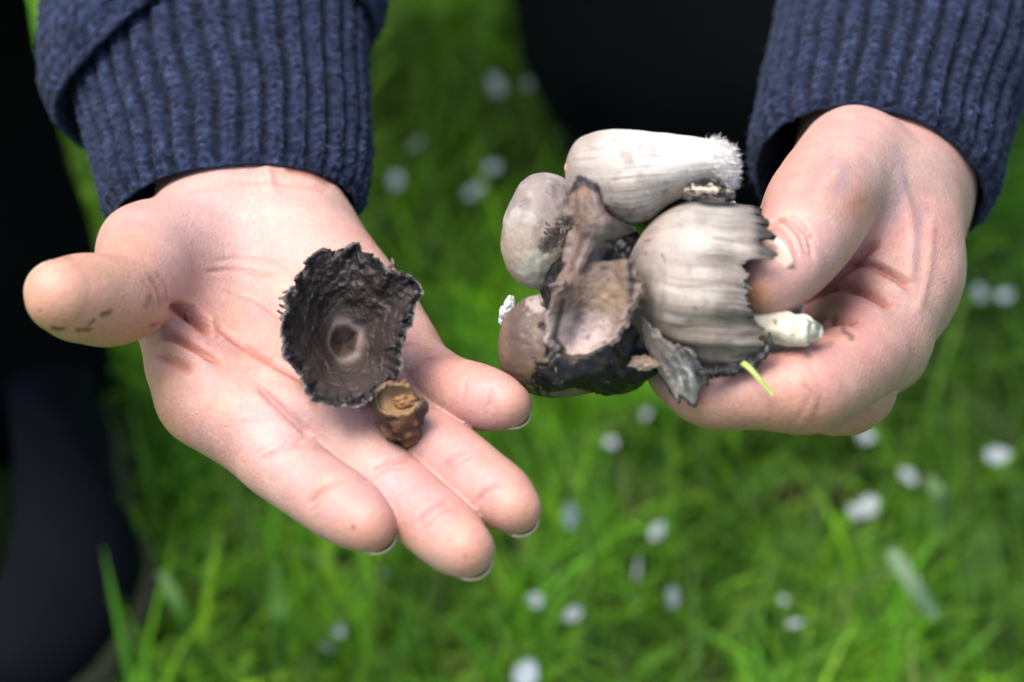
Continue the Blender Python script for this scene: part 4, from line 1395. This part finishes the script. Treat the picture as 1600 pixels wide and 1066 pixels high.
for (sx, sy, dz), sd_ in zip([(458, 470, 12), (460, 478, 12), (459, 490, 12), (604, 424, 11), (463, 461, 12), (612, 604, 22)],
                     [[-1, .1, .3], [-1, 0, .3], [-1, -.1, .2], [.6, .8, .3], [-1, .3, .2], [.6, -.6, .2]]):
    a_ = C(sx, sy, ZP + dz); dd_ = np.array(sd_, float) / np.linalg.norm(sd_)
    path = catmull(np.array([a_ - dd_ * 1.5, a_ + dd_ * 1.2, a_ + dd_ * 2.8 + rng.normal(0, .4, 3), a_ + dd_ * 4.0 + rng.normal(0, .8, 3)]), 12)
    wd_ = np.cross(dd_, [0, 0, 1.0]); wd_ /= np.linalg.norm(wd_)
    G_ = np.stack([path + wd_ * (k * .65 * (1 - np.linspace(0, 1, 12) ** 2))[:, None] + np.array([0, 0, .3]) * k * k for k in (-1, 0, 1)], 1)
    c_ = np.tile([.16, .11, .09], (12, 3, 1))
    V, F, cc = shell(G_, .3, False, c_, c_)
    make_obj('shred', V, F, M_CAP, mG, cc)

# --- H: broken brown stem stub on the fingers
ZH = skin_z(sdf_open_hand, 628, 668)
mH = empty('stem_stub', W(C(625, 660, ZH)), 'broken hollow brown mushroom stem stub lying on the fingers beside the upturned cap', 'mushroom stem')
H_AX = J([(x, y, ZH + z, r) for x, y, z, r in [(642, 688, 2, 2.6), (633, 670, 4, 4.6), (625, 650, 7, 6.0), (620, 633, 9, 6.2)]])
H_TOP = C(622, 624, ZH + 14)
H_SPK = J([(588, 628, ZH + 7, 2.2), (580, 614, ZH + 9, .8)])
H_LIP = J([(650, 650, ZH + 8, 2.6), (660, 634, ZH + 10, 1.6)])


def sdf_stub(P):
    d = smin(d_chain(P, H_AX, 3), smin(d_chain(P, H_SPK, 2), d_chain(P, H_LIP, 2), 1.0), 2.5)
    d = d + 1.5 * fbm(P / 3.4, 2, 91) + .5 * fbm(P / 1.3, 2, 92)
    cav = np.linalg.norm((P - H_TOP) / np.array([1.25, .8, 1.0]), axis=1) - 5.0
    return np.maximum(d, -cav)


lo_ = H_AX[:, :3].min(0) - 11; hi_ = H_AX[:, :3].max(0) + 11
V, F, N = sdf_mesh(sdf_stub, lo_, hi_, .45)
n1 = fbm(V / 3.4, 2, 91); n2 = fbm(V / 1.5, 3, 97)
px = PIX(V)
col = mixc(np.tile(np.array([.17, .078, .03]), (len(V), 1)), (.035, .016, .008), smooth(-.05, .35, n1 + .4 * n2))
col = mixc(col, (.34, .19, .075), .8 * smooth(.05, .4, -n2) * smooth(.3, -.2, n1))
inside = smooth(1.2, .2, np.abs(np.linalg.norm((V - H_TOP) / np.array([1.25, .8, 1.0]), axis=1) - 5.0))
col = mixc(col, (.36, .22, .10), .7 * inside)
col = mixc(col, (.012, .007, .005), .85 * smooth(604, 590, px[:, 0]))
make_obj('rind', V, F, M_CAP, mH, col * .62, label='crumpled brown rind')
Pw = C(632, 628, ZH + 10) + D_ * (1 + .4 * fbm(D_ * 2.6, 3, 15))[..., None] * np.array([3.2, 2.0, 1.6])
make_obj('pith', Pw.reshape(-1, 3), skin_faces(Pw), M_CAP, mH, np.tile(np.array([.17, .085, .03]), (26 * 36, 1)) * (1 + .5 * fbm(Pw.reshape(-1, 3) / 1.2, 2, 3))[:, None], label='tan pith in the broken end')

# ------------------------------------------------------------------ lawn
BARE = [(925, 765, .018), (1255, 785, .024), (1310, 790, .018)]


def blades(n, x0, x1, y0, y1, hmin, hmax, wmin, wmax, seed, up=1.0):
    r = np.random.default_rng(seed)
    x = r.uniform(x0, x1, n); y = r.uniform(y0, y1, n)
    dens = fbm(np.stack([x * 9, y * 9, x * 0], -1), 3, seed)
    keep = r.random(n) < smooth(-.75, .05, dens)
    for px, py, rad in BARE:
        g = ground_pt(px, py)
        d = np.hypot(x - g[0], (y - g[1]) * .8)
        keep &= ~((d < rad) & (r.random(n) < .93))
    q = (x - heel[0]) * ax[0] + (y - heel[1]) * ax[1]; w_ = (x - heel[0]) * sd[0] + (y - heel[1]) * sd[1]
    keep &= ~((q > -.01) & (q < ln + .06) & (w_ < .052) & (w_ > -.14))
    x, y, dens = x[keep], y[keep], dens[keep]
    n = len(x)
    tall = smooth(-.4, .6, fbm(np.stack([x * 5, y * 5, x * 0 + 3], -1), 2, seed + 1))
    h = (hmin + (hmax - hmin) * r.random(n) ** 1.6 * (.35 + .65 * tall))
    w = r.uniform(wmin, wmax, n)
    az = r.uniform(0, 2 * np.pi, n)
    lean = r.uniform(.05, 1.0, n) * h * up
    bend = r.uniform(.1, 1.1, n) * h * up
    nseg = 5
    t = np.linspace(0, 1, nseg)
    dx, dy = np.cos(az), np.sin(az)
    off = lean[:, None] * t + bend[:, None] * t ** 2.4
    cx = x[:, None] + dx[:, None] * off
    cy = y[:, None] + dy[:, None] * off
    cz = h[:, None] * (t - .18 * (bend / h)[:, None] * t ** 3) - .004
    ta = az + np.pi / 2 + r.normal(0, .7, n)
    wx, wy = np.cos(ta)[:, None], np.sin(ta)[:, None]
    ww = w[:, None] * .5 * (1 - t ** 2.2 * .92)[None]
    L = np.stack([cx - wx * ww, cy - wy * ww, cz], -1)
    R = np.stack([cx + wx * ww, cy + wy * ww, cz], -1)
    V = np.stack([L, R], 2).reshape(-1, 3)
    b = (np.arange(n) * nseg * 2)[:, None, None] + (np.arange(nseg - 1) * 2)[None, :, None]
    F = (b + np.array([0, 1, 3, 2])[None, None]).reshape(-1, 4)
    hue = r.random(n)
    big = fbm(np.stack([x * 3.5, y * 3.5, x * 0 + 7], -1), 2, 99)
    base = np.array([.135, .35, .016]); yel = np.array([.28, .48, .02]); dk = np.array([.06, .22, .02]); dry = np.array([.30, .27, .12])
    c = base + (yel - base) * smooth(.35, 1, hue)[:, None] * .8
    c = c + (dk - c) * smooth(.3, 0, hue)[:, None] * .7
    c = c + (yel - c) * (smooth(.0, .6, big) * .55)[:, None]
    c = c * (.45 + 1.15 * smooth(-.35, .4, fbm(np.stack([x * 30, y * 30, x * 0 + 5], -1), 2, 57)))[:, None]
    dm = r.random(n) < .035
    c[dm] = dry * r.uniform(.6, 1.1, (dm.sum(), 1))
    c = c * r.uniform(.7, 1.25, (n, 1)) * (.62 + .55 * smooth(-.35, .35, fbm(np.stack([x * 13, y * 13, x * 0 + 2], -1), 2, 55)))[:, None]
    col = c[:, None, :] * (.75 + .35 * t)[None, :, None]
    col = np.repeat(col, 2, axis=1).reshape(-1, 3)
    return V, F, col


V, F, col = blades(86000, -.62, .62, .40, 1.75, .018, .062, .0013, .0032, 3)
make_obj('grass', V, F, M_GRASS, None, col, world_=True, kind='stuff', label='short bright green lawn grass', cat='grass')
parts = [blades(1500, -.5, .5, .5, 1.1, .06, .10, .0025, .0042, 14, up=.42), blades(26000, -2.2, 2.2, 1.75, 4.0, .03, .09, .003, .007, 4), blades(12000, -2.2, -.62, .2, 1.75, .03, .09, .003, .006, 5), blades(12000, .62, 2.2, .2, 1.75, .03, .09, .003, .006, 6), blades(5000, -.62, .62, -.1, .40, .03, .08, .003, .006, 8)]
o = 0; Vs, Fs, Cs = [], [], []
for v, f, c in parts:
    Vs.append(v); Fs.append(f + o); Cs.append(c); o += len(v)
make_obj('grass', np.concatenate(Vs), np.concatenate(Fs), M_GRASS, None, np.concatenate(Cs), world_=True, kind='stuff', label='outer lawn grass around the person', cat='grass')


# bare dark soil showing through the lawn
def soil_patch(px, py, rad, seed):
    g = ground_pt(px, py)
    nu, nv = 40, 10
    th = np.linspace(0, 2 * np.pi, nu, endpoint=False)[None]; rr = np.linspace(.02, 1, nv)[:, None]
    k = rad * rr * (1 + .45 * vnoise(np.stack([np.cos(th) * 2, np.sin(th) * 2, th * 0], -1), seed))
    P = np.stack([g[0] + k * np.cos(th) * 1.5, g[1] + k * np.sin(th) * .8, .006 * (1 - rr ** 2) + .004 * vnoise(np.stack([k * np.cos(th) * 150, k * np.sin(th) * 150, th * 0 + rr], -1), seed) * (1 - rr) + .001 + 0 * th], -1)
    make_obj('soil', P, grid_faces(nv, nu, True, flip=True), M_CLOTH, None, np.tile([.022, .014, .009], (nu * nv, 1)), world_=True, kind='structure', label='bare dark soil showing between the grass')


for q in ((1262, 785, .017, 1), (925, 765, .012, 2), (1322, 795, .013, 3)):
    soil_patch(*q)

# fallen white petals caught in the grass
def petal_mesh():
    nu, nv = 9, 9
    u = np.linspace(-1, 1, nu)[None]; v = np.linspace(0, 1, nv)[:, None]
    wd = np.sin(np.pi * v ** .75) ** .7 * .5 * (1 - .25 * (1 - v))
    x = u * wd
    y = v - .12 * np.exp(-(u / .35) ** 2) * smooth(.7, 1, v)
    z = .35 * x ** 2 + .18 * (v - .4) ** 2
    P = np.stack([x, y - .5 + 0 * u, z], -1)
    V, F, cc = shell(P, .02, False, np.ones((nv, nu, 3)) * .82, np.ones((nv, nu, 3)) * .82)
    me = bpy.data.meshes.new('petal')
    me.from_pydata(V.tolist(), [], F.tolist())
    me.polygons.foreach_set('use_smooth', np.ones(len(F), bool))
    a = me.color_attributes.new('Col', 'FLOAT_COLOR', 'POINT')
    a.data.foreach_set('color', np.tile([.36, .39, .40, 1.0], len(V)).astype(np.float32))
    me.materials.append(M_PETAL)
    return me


PM = petal_mesh()
PETALS = [(775, 132, 15), (830, 130, 16), (770, 262, 13), (620, 282, 14), (742, 300, 15), (1010, 648, 10), (955, 692, 11), (890, 806, 13), (1028, 830, 10), (997, 890, 13), (985, 938, 10), (1050, 932, 11), (528, 985, 13), (510, 1012, 13), (822, 1054, 16), (1358, 792, 17), (1336, 800, 12), (1560, 712, 14), (1420, 745, 12), (1224, 938, 9), (1242, 975, 10), (895, 960, 12), (836, 938, 11), (1570, 462, 15), (1530, 458, 13), (1352, 684, 13), (600, 896, 9), (1592, 770, 9), (650, 226, 13), ]
rp_ = random.Random(3)
for i, (px, py, mm) in enumerate(PETALS):
    o = bpy.data.objects.new('petal', PM)
    scn.collection.objects.link(o)
    zt = rp_.uniform(.026, .044)
    g = ground_pt(px, py)
    ray = g - np.array([0, 0, CAM_H]); g = g - ray / -ray[2] * -1 * 0
    t = (CAM_H - zt) / CAM_H
    g = np.array([0, 0, CAM_H]) + ray * t
    o.location = tuple(g)
    s = mm / 1000 * rp_.uniform(.62, .9)
    o.scale = (s * rp_.uniform(.6, 1.1), s * rp_.uniform(.8, 1.3), s)
    o.rotation_euler = (rp_.uniform(-.6, 1.2), rp_.uniform(-.7, .7), rp_.uniform(0, 6.28))
    tag(o, 'fallen white petal lying in the grass', 'petal', 'white petals scattered in the grass')


# broad pale blades that stand out in the lawn
def broad_blade(name, pts, w, c, label):
    ctr = []
    for px, py, h in pts:
        g = ground_pt(px, py)
        ray = g - np.array([0, 0, CAM_H])
        ctr.append(np.array([0, 0, CAM_H]) + ray * (CAM_H - h) / CAM_H)
    P = catmull(np.array(ctr), 24)
    t = np.gradient(P, axis=0); t /= np.linalg.norm(t, axis=1, keepdims=True)
    sd = np.cross(t, [0, -.5, .85]); sd /= np.linalg.norm(sd, axis=1, keepdims=True)
    f = np.linspace(0, 1, 24)
    ww = w * (.35 + .65 * np.sin(np.pi * np.clip(f * .9 + .08, 0, 1)) ** .6) * .5
    G = np.stack([P + sd * (k * ww)[:, None] - np.array([0, 0, .25]) * ((1 - abs(k)) * ww)[:, None] for k in (-1, -.5, 0, .5, 1)], 1)
    cc = np.tile(np.array(c), G.shape[:2] + (1,))
    V, F, cl = shell(G, .0002, False, cc, cc)
    make_obj(name, V, F, M_GRASS, None, cl, world_=True, label=label, cat='grass blade')


broad_blade('grass_blade', [(1390, 858, .07), (1425, 910, .065), (1462, 965, .05)], .007, (.26, .36, .20), 'broad pale grass blade slanting across the lawn below the gripping hand')
broad_blade('grass_blade', [(1448, 745, .07), (1470, 775, .07), (1478, 830, .03)], .006, (.22, .34, .14), 'curved pale grass blade arching beside a bare patch of soil')
broad_blade('grass_blade', [(430, 880, .05), (436, 960, .06), (445, 1060, .01)], .007, (.07, .19, .02), 'broad dark green blade standing below the open hand')
broad_blade('grass_blade', [(250, 890, .06), (285, 960, .05), (320, 1050, .01)], .006, (.07, .18, .02), 'narrow dark green blade leaning beside the shoe')
